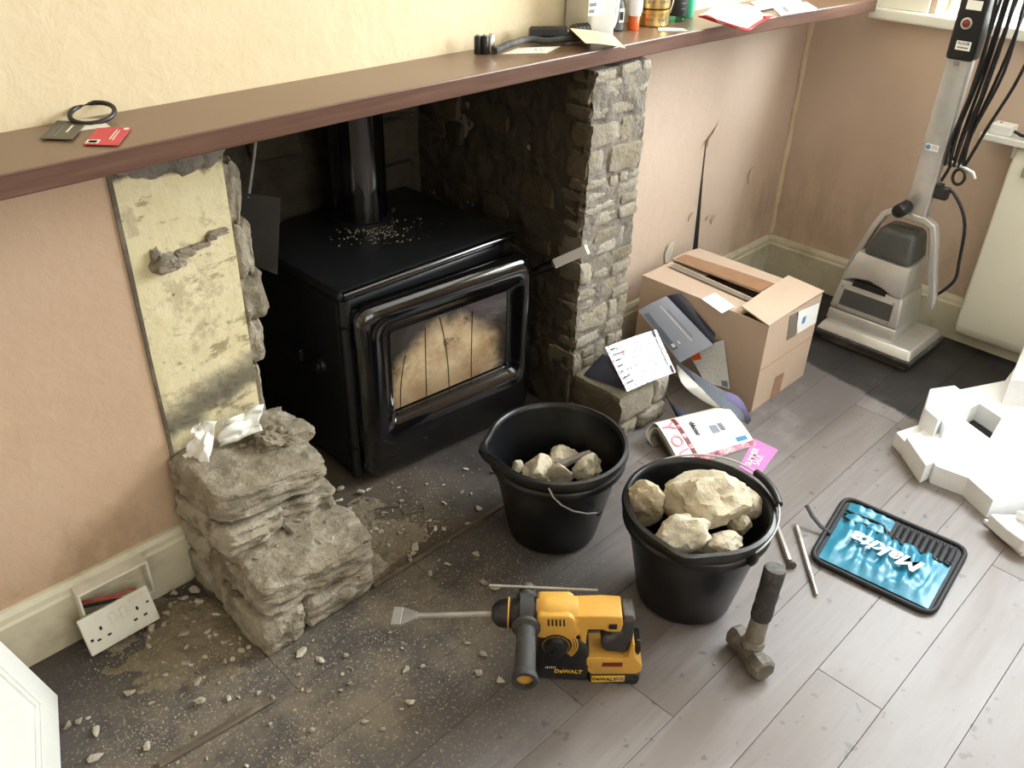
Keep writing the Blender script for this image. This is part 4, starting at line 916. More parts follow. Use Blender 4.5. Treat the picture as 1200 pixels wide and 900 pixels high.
# ------------------------------------------------------------------ leaflets and magazines
def leaf(name, label, cat, q, m, bulge=0.0, th=.002, wob=0.0, n=8, seed=0):
    c = sum((Vector(p) for p in q), Vector()) / 4; c.z = min(p[2] for p in q); o = thing(name, label, cat, c, 0, 'papers beside the box')
    obj('sheet', B().sheet(q, th, bulge, n, wob, seed), MT[m], o); return o
def inq(q, a, b):
    q = [Vector(p) for p in q]; return (q[0] * (1 - a) + q[1] * a) * (1 - b) + (q[3] * (1 - a) + q[2] * a) * b
def inset(name, q, a0, a1, b0, b1, m, par, lift=.0012, th=.0006):
    nr = (Vector(q[1]) - Vector(q[0])).cross(Vector(q[3]) - Vector(q[0])).normalized() * lift
    if nr.dot(CAM - Vector(q[0])) < 0: nr = -nr
    return obj(name, B().sheet([inq(q, a0, b0) + nr, inq(q, a1, b0) + nr, inq(q, a1, b1) + nr, inq(q, a0, b1) + nr], th, 0, 2), MT[m], par)
# dark navy folder under the white leaflet, on the plinth
q = [F(683, 440, .163), F(706, 415, .235), F(742, 430, .20), F(735, 458, .164)]
leaf('folder', 'dark navy plastic folder under the white leaflet on the pillar plinth', 'folder', q, 'darkblue', .004)
q = [F(709, 407, .245), F(769, 386, .235), F(792, 436, .185), F(735, 459, .190)]
o = leaf('leaflet', 'white closely printed square leaflet resting on the pillar plinth', 'leaflet', q, 'newsprint', .004)
for i in range(7): inset('heading_mark', q, .04, .04 + (.10, .16, .10, .09, .05, .10, .13)[i], .10 + i * .125, .12 + i * .125, 'black' if i != 1 else 'grey_print', o, .0065)
inset('heading_mark', q, .20, .26, .22, .25, 'orange', o, .0065); inset('fold_line', q, .90, .91, .2, .82, 'black', o, .004)
inset('corner_mark', q, .90, .93, .0, .16, 'black', o, .004); inset('corner_mark', q, .93, .96, .84, 1.0, 'black', o, .004)
q = [FX(748, 364, 2.055), FX(781, 347, 2.105), FX(836, 404, 2.100), FX(797, 425, 2.035)]
o = leaf('brochure', 'grey-blue photo brochure leaning against the box', 'brochure', q, 'paleblue', .006)
inset('cover_photo', q, .06, .62, .10, .80, 'slate', o, .004); 
inset('cover_band', q, .63, .655, .10, .80, 'white', o, .006)
for i in range(5): inset('photo_detail', q, .50, .58, .14 + .13 * i, .22 + .13 * i, 'black', o, .0055)
for i in range(2): inset('photo_detail', q, .12 + .2 * i, .20 + .2 * i, .70, .76, 'white', o, .0055)
inset('caption', q, .72, .745, .2, .75, 'grey_print', o, .005)
q = [FX(781, 347, 2.112), FX(798, 344, 2.136), FX(838, 391, 2.136), FX(836, 404, 2.112)]
leaf('catalogue', 'dark navy catalogue wedged between the grey brochure and the box', 'catalogue', q, 'darkblue', .004, .006)
q = [FX(806, 412, 2.100), FX(848, 398, 2.137), FX(855, 456, 2.130), FX(826, 448, 2.090)]
o = leaf('flyer', 'white text flyer standing against the box side', 'flyer', q, 'leaflet', 0)
inset('photo', q, .02, .28, .10, .30, 'orange', o); inset('photo', q, .72, .95, .84, .97, 'slate', o)
# glossy dark magazine bent like a saddle
def ruled(pa, pb, th, nrm):       # sheet between two 3d polylines
    k = len(pa); b = B(); pa = [Vector(p) for p in pa]; pb = [Vector(p) for p in pb]; nn = Vector(nrm).normalized() * th
    vs = pa + pb + [p - nn for p in pa] + [p - nn for p in pb]; fs = []
    for i in range(k - 1): fs += [(i, i + 1, k + i + 1, k + i), (2 * k + i, 3 * k + i, 3 * k + i + 1, 2 * k + i + 1), (i, 2 * k + i, 2 * k + i + 1, i + 1), (k + i, k + i + 1, 3 * k + i + 1, 3 * k + i)]
    fs += [(0, k, 3 * k, 2 * k), (k - 1, 3 * k - 1, 4 * k - 1, 2 * k - 1)]; b.add(vs, fs); return b
mg = thing('magazine', 'dark glossy magazine with a lilac edge sagging between leaflet and box', 'magazine', (*F(840, 470, 0).xy, 0), 0, 'papers beside the box')
def spl(pts, n=14):
    pts = [Vector(p) for p in pts]; out = []; k = len(pts) - 1
    for i in range(n + 1):
        t = i / n * k; a = min(int(t), k - 1); f_ = t - a; p0, p1, p2, p3 = pts[max(a - 1, 0)], pts[a], pts[a + 1], pts[min(a + 2, k)]
        out.append(.5 * ((2 * p1) + (p2 - p0) * f_ + (2 * p0 - 5 * p1 + 4 * p2 - p3) * f_ ** 2 + (3 * p1 - p0 - 3 * p2 + p3) * f_ ** 3))
    return out
up = spl([F(788, 418, .19), F(812, 436, .15), F(845, 456, .105), F(868, 468, .085), F(880, 493, .045)]); lo = spl([F(794, 428, .165), F(818, 452, .115), F(842, 474, .075), F(862, 488, .050), F(876, 497, .030)])
obj('cover', ruled(up, lo, .004, (-.4, -.4, 1)), MT['slate'], mg, smooth=60)
obj('lilac_edge', ruled(up[8:], [p.lerp(q_, .45) for p, q_ in zip(up[8:], lo[8:])], .002, (-.4, -.4, -1)), MT['lilac'], mg, smooth=60)
l2_ = spl([F(793, 430, .155), F(800, 450, .12), F(822, 468, .08), F(846, 481, .055), F(870, 496, .028)])
obj('inner_pages', ruled([p.lerp(q_, .9) for p, q_ in zip(up, lo)], l2_, .003, (-.4, -.4, 1)), MT['white'], mg, smooth=60)
obj('back_cover', ruled(spl([F(775, 452, .16), F(785, 470, .10), F(800, 480, .06), F(850, 490, .03), F(868, 500, .02)]), spl([F(788, 478, .06), F(795, 490, .04), F(810, 495, .03), F(840, 500, .015), F(860, 503, .01)]), .003, (-.3, -.3, 1)), MT['darkblue'], mg, smooth=60)
# folded-over home magazine on the floor
fm = thing('magazine', 'white and pink home magazine folded over on the floor behind the heaped bucket', 'magazine', (*F(820, 520, 0).xy, 0), 0, 'papers beside the box')
A = spl([F(800, 549, .004), F(790, 530, .036), F(778, 509, .060), F(768, 496, .066), F(760, 500, .050), F(757, 510, .026), F(764, 522, .006)], 20)
Bq = spl([F(886, 521, .004), F(878, 508, .034), F(866, 492, .055), F(852, 477, .066), F(838, 478, .058), F(826, 486, .040), F(815, 500, .012)], 20)
cv = obj('cover', ruled(A[:11], Bq[:11], .002, (0, 0, 1)), MT['white'], fm, smooth=60)
obj('back_pages', ruled(A[10:], Bq[10:], .002, (-.5, 0, 1)), MT['whitecard'], fm, smooth=60)
for s in (.82, .66):
    ca = sum(A, Vector()) / len(A); cb_ = sum(Bq, Vector()) / len(Bq); g = lambda L, c: [Vector((c.x + (p.x - c.x) * s, c.y + (p.y - c.y) * s, .004 + (p.z - .004) * s)) for p in L]
    obj('folded_pages', ruled(g(A, ca), g(Bq, cb_), .003, (0, 0, 1)), MT['greytape'] if s < .7 else MT['whitecard'], fm, smooth=60)
def band(a0, a1, b0, b1, m, name='cover_print', lift=.0012):
    n = 10; i0 = a0 * 10; ra = []; rb_ = []
    for k in range(n + 1):
        t = (a0 + (a1 - a0) * k / n) * 10; i = min(int(t), 9); f_ = t - i; pa = A[i].lerp(A[i + 1], f_); pb = Bq[i].lerp(Bq[i + 1], f_)
        w = Vector((-.3, -.25, 1)).normalized() * lift
        ra.append(pa.lerp(pb, b0) + w); rb_.append(pa.lerp(pb, b1) + w)
    return obj(name, ruled(ra, rb_, .0006, (0, 0, 1)), MT[m], cv, smooth=60)
band(.0, .16, .0, 1.0, 'magcover'); band(.02, 1, .20, .255, 'red_print'); band(.5, .66, .58, .68, 'slate'); band(.52, .68, .70, .76, 'grey_print'); band(.22, .32, .80, .94, 'blue_print')
def mtext(s, a, b, size, m):
    i = a * 10; k = min(int(i), 9); f_ = i - k; pa = A[k].lerp(A[k + 1], f_); pb = Bq[k].lerp(Bq[k + 1], f_); p = pa.lerp(pb, b)
    dn = (A[max(k - 1, 0)] - A[min(k + 2, 10)]).normalized(); ac = (pb - pa).normalized(); nr = dn.cross(-ac)
    nr = nr if nr.z > 0 else -nr
    text('cover_lettering', s, MT[m], cv, p + nr * .0022, dn, nr.cross(dn), size, .0004, bold=.0006)
for s, a, b in (('Y', .80, .10), ('O', .50, .10), ('U', .24, .10)): mtext(s, a, b, .052, 'palepink')
mtext('décor', .66, .40, .022, 'black')
for k in range(4): band(.12 + .2 * k, .20 + .2 * k, .205, .25, 'magcover', lift=.002)
pk = [F(866, 547, .002), F(884, 514, .002), F(912, 527, .002), F(888, 560, .002)]
pc = leaf('postcard', 'pink sale card lying on the boards under the folded magazine', 'card', pk, 'pink', 0, .0015)
dxy = (Vector(pk[1]) - Vector(pk[0])).normalized(); upv = Vector((-dxy.y, dxy.x, 0))
for k, s in enumerate(('SUMMER', 'SALE')):
    text('lettering', s, MT['white'], pc, Vector(pk[0]).lerp(Vector(pk[1]), .45) + (Vector(pk[3]) - Vector(pk[0])) * (.33 + .33 * k) + Vector((0, 0, .0015)), dxy, upv, .024, .0003, bold=.0003)

# ------------------------------------------------------------------ floor sander
sn = thing('floor_sander', 'upright silver floor sander with a tall handle and coiled black cable', 'floor sander', (2.85, -.6, 0))
def fr(x0, x1, y0, y1, z): return [(x0, y1, z), (x1, y1, z), (x1, y0, z), (x0, y0, z)]
obj('sanding_pad', B().hexa(fr(2.742, 2.99, -.455, -.765, .0), fr(2.742, 2.99, -.455, -.765, .022)), MT['wood_strip'], sn, bevel=.003)
obj('rubber_skirt', B().hexa(fr(2.725, 3.005, -.435, -.782, .020), fr(2.722, 3.008, -.432, -.785, .040)), MT['rubber'], sn, bevel=.004)
obj('base_plate', B().hexa(fr(2.728, 3.0, -.438, -.778, .040), fr(2.752, 2.985, -.452, -.765, .070)), MT['alu'], sn, bevel=.006, seg=3, smooth=40)
obj('lower_body', B().hexa(fr(2.772, 2.975, -.445, -.692, .068), fr(2.780, 2.972, -.446, -.690, .108)), MT['alu'], sn, bevel=.006, seg=3, smooth=40)
mid = obj('middle_body', B().hexa(fr(2.780, 2.972, -.444, -.692, .110), fr(2.800, 2.965, -.456, -.676, .215)), MT['alu'], sn, bevel=.008, seg=3, smooth=40)
def face(u0, u1, z0, z1, off=.0):       # patch of the sloping front (x falls back with z)
    fx = lambda z: 2.780 + (z - .11) * .19 - off
    return [(fx(z0), u0, z0), (fx(z0), u1, z0), (fx(z1), u1 + .004, z1), (fx(z1), u0 - .004, z1)]
obj('recessed_panel', B().sheet(face(-.475, -.660, .130, .186, .0015), .003, 0, 4), MT['alu_dark'], mid)
for (yy, zz) in ((-.47, .192), (-.655, .192), (-.655, .122), (-.47, .122)): obj('screw', B().lathe([(.004, 0), (.004, .003)], 8, (2.780 + (zz - .11) * .19, yy, zz), (-1, 0, 0)), MT['steel'], mid)
obj('air_slot', B().sheet(face(-.50, -.62, .205, .226, .004), .02, 0, 4), MT['black'], mid)
arch = [(-.456, .218), (-.47, .218), (-.50, .232), (-.555, .240), (-.61, .228), (-.635, .216), (-.674, .214), (-.671, .318), (-.488, .324)]
obj('upper_body', B().add([(2.792 + (z - .215) * .14, y, z) for y, z in arch] + [(2.96, y, z) for y, z in arch], [tuple(range(9)), tuple(range(9, 18))] + [(i, (i + 1) % 9, 9 + (i + 1) % 9, 9 + i) for i in range(9)]), MT['alu'], sn, bevel=.004, smooth=30)
dm = obj('motor_cover', B().hexa(fr(2.806, 2.955, -.495, -.668, .318), fr(2.825, 2.94, -.530, -.650, .425)), MT['alu_dark'], sn, bevel=.022, seg=4, smooth=50)
for k in range(5): obj('raised_mark', B().box((2.866 + .006 * (k % 2), -.555 - k * .018, .4245), (2.886 + .004 * (k % 2), -.567 - k * .018, .4275)), MT['alu_dark'], dm, bevel=.001)
# yoke: flat cast frame straddling the motor
def bar2(L, w, x0, x1):
    L = [Vector((a, b)) for a, b in L]; lft, rgt = [], []
    for i, p in enumerate(L):
        d = (L[min(i + 1, len(L) - 1)] - L[max(i - 1, 0)]).normalized(); n = Vector((-d.y, d.x)) * w / 2; lft.append(p + n); rgt.append(p - n)
    return B().prism([tuple(p) for p in lft + rgt[::-1]], x0, x1, lambda a, b, h: (h, a, b))
obj('yoke_arm', bar2([(-.585, .470), (-.540, .468), (-.520, .455), (-.500, .41), (-.462, .29), (-.440, .20)], .022, 2.858, 2.890), MT['alu'], sn, bevel=.005, seg=3, smooth=40)
obj('yoke_arm', bar2([(-.585, .470), (-.655, .468), (-.682, .455), (-.694, .42), (-.722, .31), (-.742, .24), (-.748, .185)], .024, 2.858, 2.890), MT['alu'], sn, bevel=.005, seg=3, smooth=40)
obj('pivot_knob', B().lathe([(.022, -.03), (.022, .045), (.018, .050), (.012, .050), (.011, .046), (.002, .046)], 22, (2.845, -.585, .498), (-1, 0, 0)), MT['black_plastic'], sn, smooth=40)
co = obj('handle_column', B().box((2.862, -.652, .46), (2.902, -.578, 1.42)), MT['alu'], sn, bevel=.007, seg=3, smooth=40)
cbx = obj('control_box', B().box((2.842, -.658, .965), (2.915, -.580, 1.36)), MT['black_plastic'], sn, bevel=.010, seg=3, smooth=40)
obj('power_button_ring', B().lathe([(.016, 0), (.016, .004), (.012, .005), (.010, .003)], 24, (2.842, -.616, 1.068), (-1, 0, 0)), MT['alu'], cbx, smooth=40)
obj('power_button', B().lathe([(.010, 0), (.010, .007), (.006, .009)], 20, (2.842, -.616, 1.068), (-1, 0, 0)), MT['red_print'], cbx, smooth=50)
lb = obj('floor_label', B().box((2.8405, -.645, .995), (2.843, -.603, 1.020)), MT['white'], cbx)
text('label_lettering', 'FLOOR', MT['black'], lb, (2.8402, -.624, 1.0135), (0, -1, 0), (0, 0, 1), .0105, .0002, bold=.0002)
obj('label_smudge', B().box((2.8402, -.640, 1.000), (2.841, -.608, 1.0045)), MT['grille'], lb)
obj('top_label', B().box((2.8405, -.645, 1.105), (2.843, -.602, 1.130)), MT['white'], cbx)
text('ce_mark', 'CE', MT['black'], co, (2.8615, -.613, .952), (0, -1, 0), (0, 0, 1), .014, .0002)
sl = obj('blue_label', B().box((2.8608, -.632, .690), (2.863, -.592, .710)), MT['white'], co)
obj('label_logo', B().lathe([(.0075, 0), (.0075, .0006)], 16, (2.8608, -.600, .700), (-1, 0, 0)), MT['blue_print'], sl)
obj('label_lines', B().box((2.8604, -.629, .697), (2.861, -.611, .698)).box((2.8604, -.629, .701), (2.861, -.611, .702)).box((2.8604, -.626, .705), (2.861, -.611, .706)), MT['grey_print'], sl)
obj('screw', B().lathe([(.004, 0), (.004, .006)], 10, (2.88, -.577, .66), (0, 1, 0)), MT['steel'], co)
hk = obj('lower_cable_hook', B().tube([(2.882, -.652, .668), (2.882, -.70, .660), (2.882, -.745, .648), (2.882, -.755, .632)], .007, 8), MT['alu'], sn, smooth=60)
obj('upper_cable_hook', B().tube([(2.882, -.655, 1.30), (2.882, -.74, 1.30), (2.882, -.76, 1.33)], .007, 8), MT['alu'], sn, smooth=60)
obj('cable_gland', B().tube([(2.882, -.65, .585), (2.882, -.672, .583)], .012, 10), MT['black_plastic'], sn, smooth=40)
obj('switch_block', B().box((2.868, -.695, .545), (2.898, -.650, .585)), MT['black_plastic'], sn, bevel=.005)
for i in range(9):
    f_ = i / 8; yl = -.662 - .05 * f_; yt = -.668 - .075 * f_; xo = 2.868 + .028 * ((i * 5) % 9) / 8
    obj('cable_loop', B().tube(spl([(xo, yt - .004, 1.315), (xo, yt - .01 * math.sin(i * 2), 1.15), (xo + .004, (yt + yl) / 2 - .012 * math.sin(i * 1.7 + 1) - .004, .95), (xo, yl + .004 * math.sin(i), .76), (xo, yl, .655)], 20), .0048, 7), MT['black_plastic'], sn, smooth=60)
obj('cable_tie_loop', B().tube([(2.87, -.712 + .018 * math.cos(w), .630 + .024 * math.sin(w)) for w in np.linspace(0, 2 * PI, 18)], .005, 7), MT['black_plastic'], sn, smooth=60)
obj('plug_cable', B().tube(spl([(2.89, -.76, 1.36), (2.895, -.80, 1.15), (2.895, -.785, .95), (2.89, -.742, .78), (2.885, -.715, .66)], 22), .005, 7), MT['black_plastic'], sn, smooth=60)
obj('motor_cable', B().tube(spl([(2.882, -.668, .584), (2.886, -.71, .570), (2.89, -.765, .49), (2.892, -.785, .36), (2.892, -.790, .30), (2.89, -.765, .25), (2.885, -.735, .215)], 26), .0055, 8), MT['black_plastic'], sn, smooth=60)
obj('switch_cable', B().tube(spl([(2.89, -.655, .72), (2.89, -.672, .66), (2.885, -.66, .60)], 10), .005, 7), MT['black_plastic'], sn, smooth=60)

# ------------------------------------------------------------------ electric convector heater
ht = thing('convector_heater', 'cream electric convector heater mounted low on the right wall', 'heater', (3.05, -1.16, .05))
obj('casing', B().prism([(3.02, .095), (3.035, .055), (3.098, .055), (3.098, .705), (3.05, .705), (3.026, .66)], -.800, -1.52, lambda a, b, h: (a, h, b)), MT['heater'], ht, bevel=.010, seg=3, smooth=40)
gr = obj('vent_grille', B().box((3.016, -.845, .630), (3.03, -1.48, .668)), MT['grille'], ht, bevel=.002)
for i in range(42): obj('grille_slot', B().box((3.0145, -.858 - i * .0145, .636), (3.017, -.865 - i * .0145, .662)), MT['black'], gr)
# small white ledge with an adaptor on it
lg = thing('wall_ledge', 'small white ledge fixed to the wall above the heater', 'ledge', (3.07, -.81, .72))
obj('ledge_board', B().box((3.02, -1.10, .715), (3.108, -.690, .735)), MT['white_paint'], lg, bevel=.003)
obj('bracket', B().box((3.07, -.80, .665), (3.108, -.785, .715)), MT['white_paint'], lg, bevel=.002)
ad = thing('plug_adaptor', 'white plug adaptor resting on the small wall ledge', 'adaptor', (3.06, -.74, .735))
obj('adaptor_body', B().box((3.035, -.775, .735), (3.09, -.708, .768)), MT['plug_bright'], ad, bevel=.006, seg=3)
obj('adaptor_cable', B().tube([(3.06, -.775, .75), (3.05, -.80, .745), (3.05, -.86, .742)], .005, 7), MT['black_plastic'], ad, smooth=60)
obj('neon', B().lathe([(.004, 0), (.004, .002)], 10, (3.06, -.73, .768)), MT['grey_print'], ad)

# ------------------------------------------------------------------ polystyrene packaging
pf = thing('foam_packing', 'large white moulded polystyrene packing piece with a hole, right edge', 'packaging', (2.5, -1.2, 0))
H1 = .060
top = [(1093, 493), (1122, 457), (1178, 446), (1196, 422), (1222, 452), (1262, 575), (1164, 586), (1135, 560), (1097, 546), (1083, 516)]
outer = [tuple(F(u, v, H1).xy) for u, v in top]; hole = [tuple(F(u, v, H1).xy) for u, v in ((1122, 486), (1148, 473), (1174, 490), (1160, 514))]
# the slab is built as four quads-with-walls around the hole, so the opening goes right through
def slab(polys, z0, z1):
    b = B()
    for p in polys: b.prism(p, z0, z1)
    return b
h0_, h1_, h2_, h3_ = hole
O = outer
polys = [[O[0], O[1], h1_, h0_], [O[1], O[2], O[3], O[4], h2_, h1_], [O[4], O[5], O[6], h3_, h2_], [O[6], O[7], O[8], O[9], O[0], h0_, h3_]]
obj('slab', slab(polys, 0.0, H1), MT['foam'], pf)
def pfm(name, pix, z0, z1, zp=None): return obj(name, B().prism([tuple(F(u, v, zp if zp is not None else z1).xy) for u, v in pix], z0, z1), MT['foam'], pf, bevel=.004, seg=2)
pfm('corner_block', [(1090, 455), (1119, 451), (1128, 458), (1122, 470), (1100, 492), (1084, 478)], .0, .125)
pfm('step_block', [(1096, 475), (1130, 460), (1140, 475), (1108, 500)], .0, .108)
pfm('arm', [(1050, 506), (1092, 492), (1110, 500), (1105, 530), (1083, 541)], .0, .050)
pfm('arm_step', [(1062, 512), (1094, 498), (1110, 503), (1105, 535), (1085, 545)], .0, .066)
pfm('lip', [(1049, 517), (1100, 500), (1110, 540), (1083, 549)], .0, .014)
pfm('raised_back', [(1184, 444), (1203, 398), (1224, 408), (1228, 448)], .0, .15)
p2 = thing('foam_packing', 'smaller white polystyrene packing piece cut off by the right edge', 'packaging', (2.25, -1.45, 0))
o = obj('slab', B().prism([tuple(F(u, v, .05).xy) for u, v in ((1160, 602), (1180, 620), (1200, 634), (1285, 646), (1300, 604))], .012, .05), MT['foam'], p2, bevel=.004)
obj('base_sheet', B().prism([tuple(F(u, v, .012).xy) for u, v in ((1153, 608), (1198, 648), (1290, 660), (1300, 614))], .0, .012), MT['foam'], p2, bevel=.002)
obj('rib', B().prism([tuple(F(u, v, .075).xy) for u, v in ((1192, 598), (1215, 612), (1290, 620), (1290, 600))], .05, .075), MT['foam'], p2, bevel=.003)

# ------------------------------------------------------------------ double socket hanging off its back box
bb = thing('socket_back_box', 'grey-white open socket back box set into the left skirting board', 'socket box', (.382, -.02, .03))
bx0, bx1, bz0, bz1 = .305, .458, .050, .142
by0, by1 = -.052, -.012
obj('top_side', B().box((bx0, by0, bz1 - .006), (bx1, by1, bz1)), MT['plug_white'], bb, bevel=.002)
obj('bottom_side', B().box((bx0, by0, bz0), (bx1, by1, bz0 + .006)), MT['plug_white'], bb, bevel=.002)
obj('end_side', B().box((bx0, by0, bz0 + .006), (bx0 + .006, by1, bz1 - .006)), MT['plug_white'], bb, bevel=.002)
obj('end_side', B().box((bx1 - .006, by0, bz0 + .006), (bx1, by1, bz1 - .006)), MT['plug_white'], bb, bevel=.002)
obj('back', B().box((bx0 + .006, by1 - .008, bz0 + .006), (bx1 - .006, by1, bz1 - .006)), MT['grille'], bb)
sk = thing('double_socket', 'white double wall socket hanging by its wires in front of the skirting', 'socket', (.365, -.075, .012), math.radians(1))
T = Matrix.Rotation(math.radians(-22), 3, 'X'); O0 = Vector((.363, -.078, .052))
def sw(x, y, z): return O0 + T @ Vector((x, y, z))
fpb = B().box((-.076, -.006, -.043), (.076, .004, .043)); fpb.v = [O0 + T @ p for p in fpb.v]
fpl = obj('face_plate', fpb, MT['plug_white'], sk, bevel=.003, seg=2)
rb_ = B().box((-.062, .004, -.032), (.062, .022, .032)); rb_.v = [O0 + T @ p for p in rb_.v]; obj('terminal_body', rb_, MT['plug_white'], sk, bevel=.003)
def hole_(x, z, w, h):
    q = B().box((x - w / 2, -.0066, z - h / 2), (x + w / 2, -.0058, z + h / 2)); q.v = [O0 + T @ p for p in q.v]; obj('pin_hole', q, MT['black'], fpl)
for s in (-1, 1):
    c = s * .040; hole_(c, .006, .005, .008); hole_(c - .011, -.016, .008, .0045); hole_(c + .011, -.016, .008, .0045)
hole_(-.064, -.010, .006, .006); hole_(.064, .008, .006, .004)
for x in (-.012, .012):
    q = B().box((x - .006, -.0095, .004), (x + .006, -.0058, .026)); q.v = [O0 + T @ p for p in q.v]; obj('rocker_switch', q, MT['plug_white'], fpl, bevel=.001)
for i, (m, dz) in enumerate((('red_wire', .0), ('black', -.008), ('black', -.012), ('red_wire', .004))):
    obj('wire', B().tube(spl([(bx0 + .012, -.025, .095 + dz), (bx0 + .05, -.05, .100 + dz), (bx0 + .08 + .01 * i, -.062, .090 + dz), sw(-.01 + .02 * i, .012, .03)], 12), .0022, 6), MT[m], sk, smooth=60)

# ------------------------------------------------------------------ white panelled cupboard door propped at the left
cr = F(68, 815, .002); d1 = F(72, 900, .002) - cr; d1.normalize(); nl = ray(0, 750).cross(ray(68, 815)); d2 = nl.cross(d1).normalized()
if d2.z < 0: d2 = -d2
nz = d1.cross(d2).normalized()
if nz.dot(CAM - cr) < 0: nz = -nz
wid, hgt = .46, .60
def pw(a, b, c): return cr + d1 * a + d2 * b + nz * c       # a along the foot, b up the leaning face, c out of the face
cdr = thing('cupboard_door', 'white painted panelled cupboard door leaning at the left edge', 'door', (*pw(wid / 2, .2, 0).xy, 0))
def pb_(name, a0, a1, b0, b1, c0, c1, par=cdr, bev=.002):
    b = B().hexa([pw(a0, b0, c0), pw(a1, b0, c0), pw(a1, b1, c0), pw(a0, b1, c0)], [pw(a0, b0, c1), pw(a1, b0, c1), pw(a1, b1, c1), pw(a0, b1, c1)]); return obj(name, b, MT['white_paint'], par, bevel=bev)
pb_('stile', 0, .062, 0, hgt, -.02, 0); pb_('stile', wid - .062, wid, 0, hgt, -.02, 0)
pb_('rail', .062, wid - .062, 0, .062, -.02, 0); pb_('rail', .062, wid - .062, hgt - .062, hgt, -.02, 0)
pb_('panel', .062, wid - .062, .062, hgt - .062, -.016, -.008)
pb_('moulding', .062, .074, .062, hgt - .062, -.010, -.002, bev=.003); pb_('moulding', .074, wid - .062, .062, .074, -.010, -.002, bev=.003)
# ------------------------------------------------------------------ things on the mantel shelf
ZS = SZ + .0005
def flat(name, label, cat, pix, m, z, th=.0012, parts=()):
    q = [F(u, v, z + th) for u, v in pix]; c = sum(q, Vector()) / 4; c.z = z
    o = thing(name, label, cat, c, 0, 'cards and papers on the shelf'); obj('card', B().sheet(q, th, 0, 2), MT[m], o)
    for nm, a0, a1, b0, b1, mm in parts: inset(nm, q, a0, a1, b0, b1, mm, o, .0006, .0004)
    return o
flat('card', 'off-white card under the grey-green card on the shelf', 'card', [(69, 139), (117, 139), (129, 148), (92, 153)], 'whitecard', ZS, parts=[('print', .35, .8, .3, .7, 'newsprint')])
flat('card', 'grey-green business card at the left end of the shelf', 'card', [(67, 141), (102, 143), (84, 163), (46, 162)], 'darkcard', ZS + .0022, parts=[('print', .62, .68, .25, .65, 'whitecard'), ('print', .2, .22, .1, .9, 'grey_print'), ('print', .38, .40, .1, .9, 'grey_print')])
flat('card', 'red card with a small barcode near the shelf edge', 'card', [(114, 150), (154, 149), (138, 170), (97, 169)], 'pinkred', ZS + .0012, parts=[('barcode_box', .03, .40, .74, .95, 'whitecard'), ('barcode', .10, .34, .79, .91, 'greytape'), ('print', .62, .66, .15, .7, 'whitecard'), ('print', .72, .75, .2, .75, 'whitecard'), ('logo', .82, .96, .05, .16, 'whitecard')])
c = F(108, 136, ZS + .006); one('hair_band', B().tube([(c.x + .036 * math.cos(w), c.y + .030 * math.sin(w) - .004, c.z + .006 + .009 * math.sin(w * 1 + .5)) for w in np.linspace(0, 2 * PI, 36)], .0042, 8, cap=False), MT['black_plastic'], 'black elastic hair band lying over the cards on the shelf', 'hair band', smooth=60)
# little black film tubs / batteries
for k, (u, v, m) in enumerate(((560, 63, 'black_plastic'), (568, 63, 'black_plastic'), (575, 62, 'brass_cap'))):
    p = F(u, v, ZS); q = thing('battery', ('leftmost black battery standing at the wall on the shelf', 'middle black battery of the three standing on the shelf', 'silver battery standing beside the two black ones')[k], 'battery', p, 0, 'batteries on the shelf')
    obj('case', B().lathe([(.0085, .0), (.009, .002), (.009, .036), (.0075, .039)], 18, (p.x, p.y, ZS)), MT[m], q, smooth=40)
    obj('terminal', B().lathe([(.004, .039), (.004, .042)], 12, (p.x, p.y, ZS)), MT['steel'], q)
# black power lead with a fat moulded plug
pl = thing('power_lead', 'black power lead with two chunky rubber ends against the wall', 'cable', F(650, 45, ZS), 0)
cpts = spl([F(580, 60, ZS + .008), F(597, 52, ZS + .014), F(620, 46, ZS + .016), F(640, 48, ZS + .012), F(660, 46, ZS + .014), F(680, 44, ZS + .012)], 20)
obj('lead', B().tube(cpts, .008, 10), MT['rubber'], pl, smooth=60)
a, b_ = F(620, 40, ZS + .022), F(666, 40, ZS + .022)
pe = obj('plug_body', B().tube([a, a.lerp(b_, .05), a.lerp(b_, .95), b_], [.013, .018, .018, .013], 8), MT['black_plastic'], pl, smooth=30)
for t in np.linspace(.35, .9, 7): obj('grip_rib', B().tube([a.lerp(b_, t), a.lerp(b_, t + .02)], .0192, 8), MT['black_plastic'], pe)
a, b_ = F(669, 38, ZS + .022), F(690, 36, ZS + .022)
pe = obj('socket_body', B().tube([a, a.lerp(b_, .1), a.lerp(b_, .9), b_], [.013, .019, .019, .013], 8), MT['black_plastic'], pl, smooth=30)
for t in np.linspace(.3, .85, 4): obj('grip_rib', B().tube([a.lerp(b_, t), a.lerp(b_, t + .04)], .0203, 8), MT['black_plastic'], pe)
flat('envelope', 'white printed card lying beside the power lead on the shelf', 'card', [(607, 56), (657, 54), (640, 62), (588, 63)], 'whitecard', ZS, parts=[('print', .3, .85, .25, .75, 'newsprint')])
q = [F(668, 33, ZS + .034), F(718, 41, ZS + .012), F(733, 56, ZS + .002), F(686, 50, ZS + .026)]
o = thing('envelope', 'buff envelope propped at a slant over the shelf edge', 'envelope', (*((q[0] + q[2]) / 2).xy, ZS), 0, 'cards and papers on the shelf'); obj('paper', B().sheet(q, .0015, .003, 6), MT['buff'], o); obj('crease', B().tube([q[0].lerp(q[1], .55) + Vector((0, 0, .005)), q[3].lerp(q[2], .40) + Vector((0, 0, .006))], .0006, 5), MT['greytape'], o)
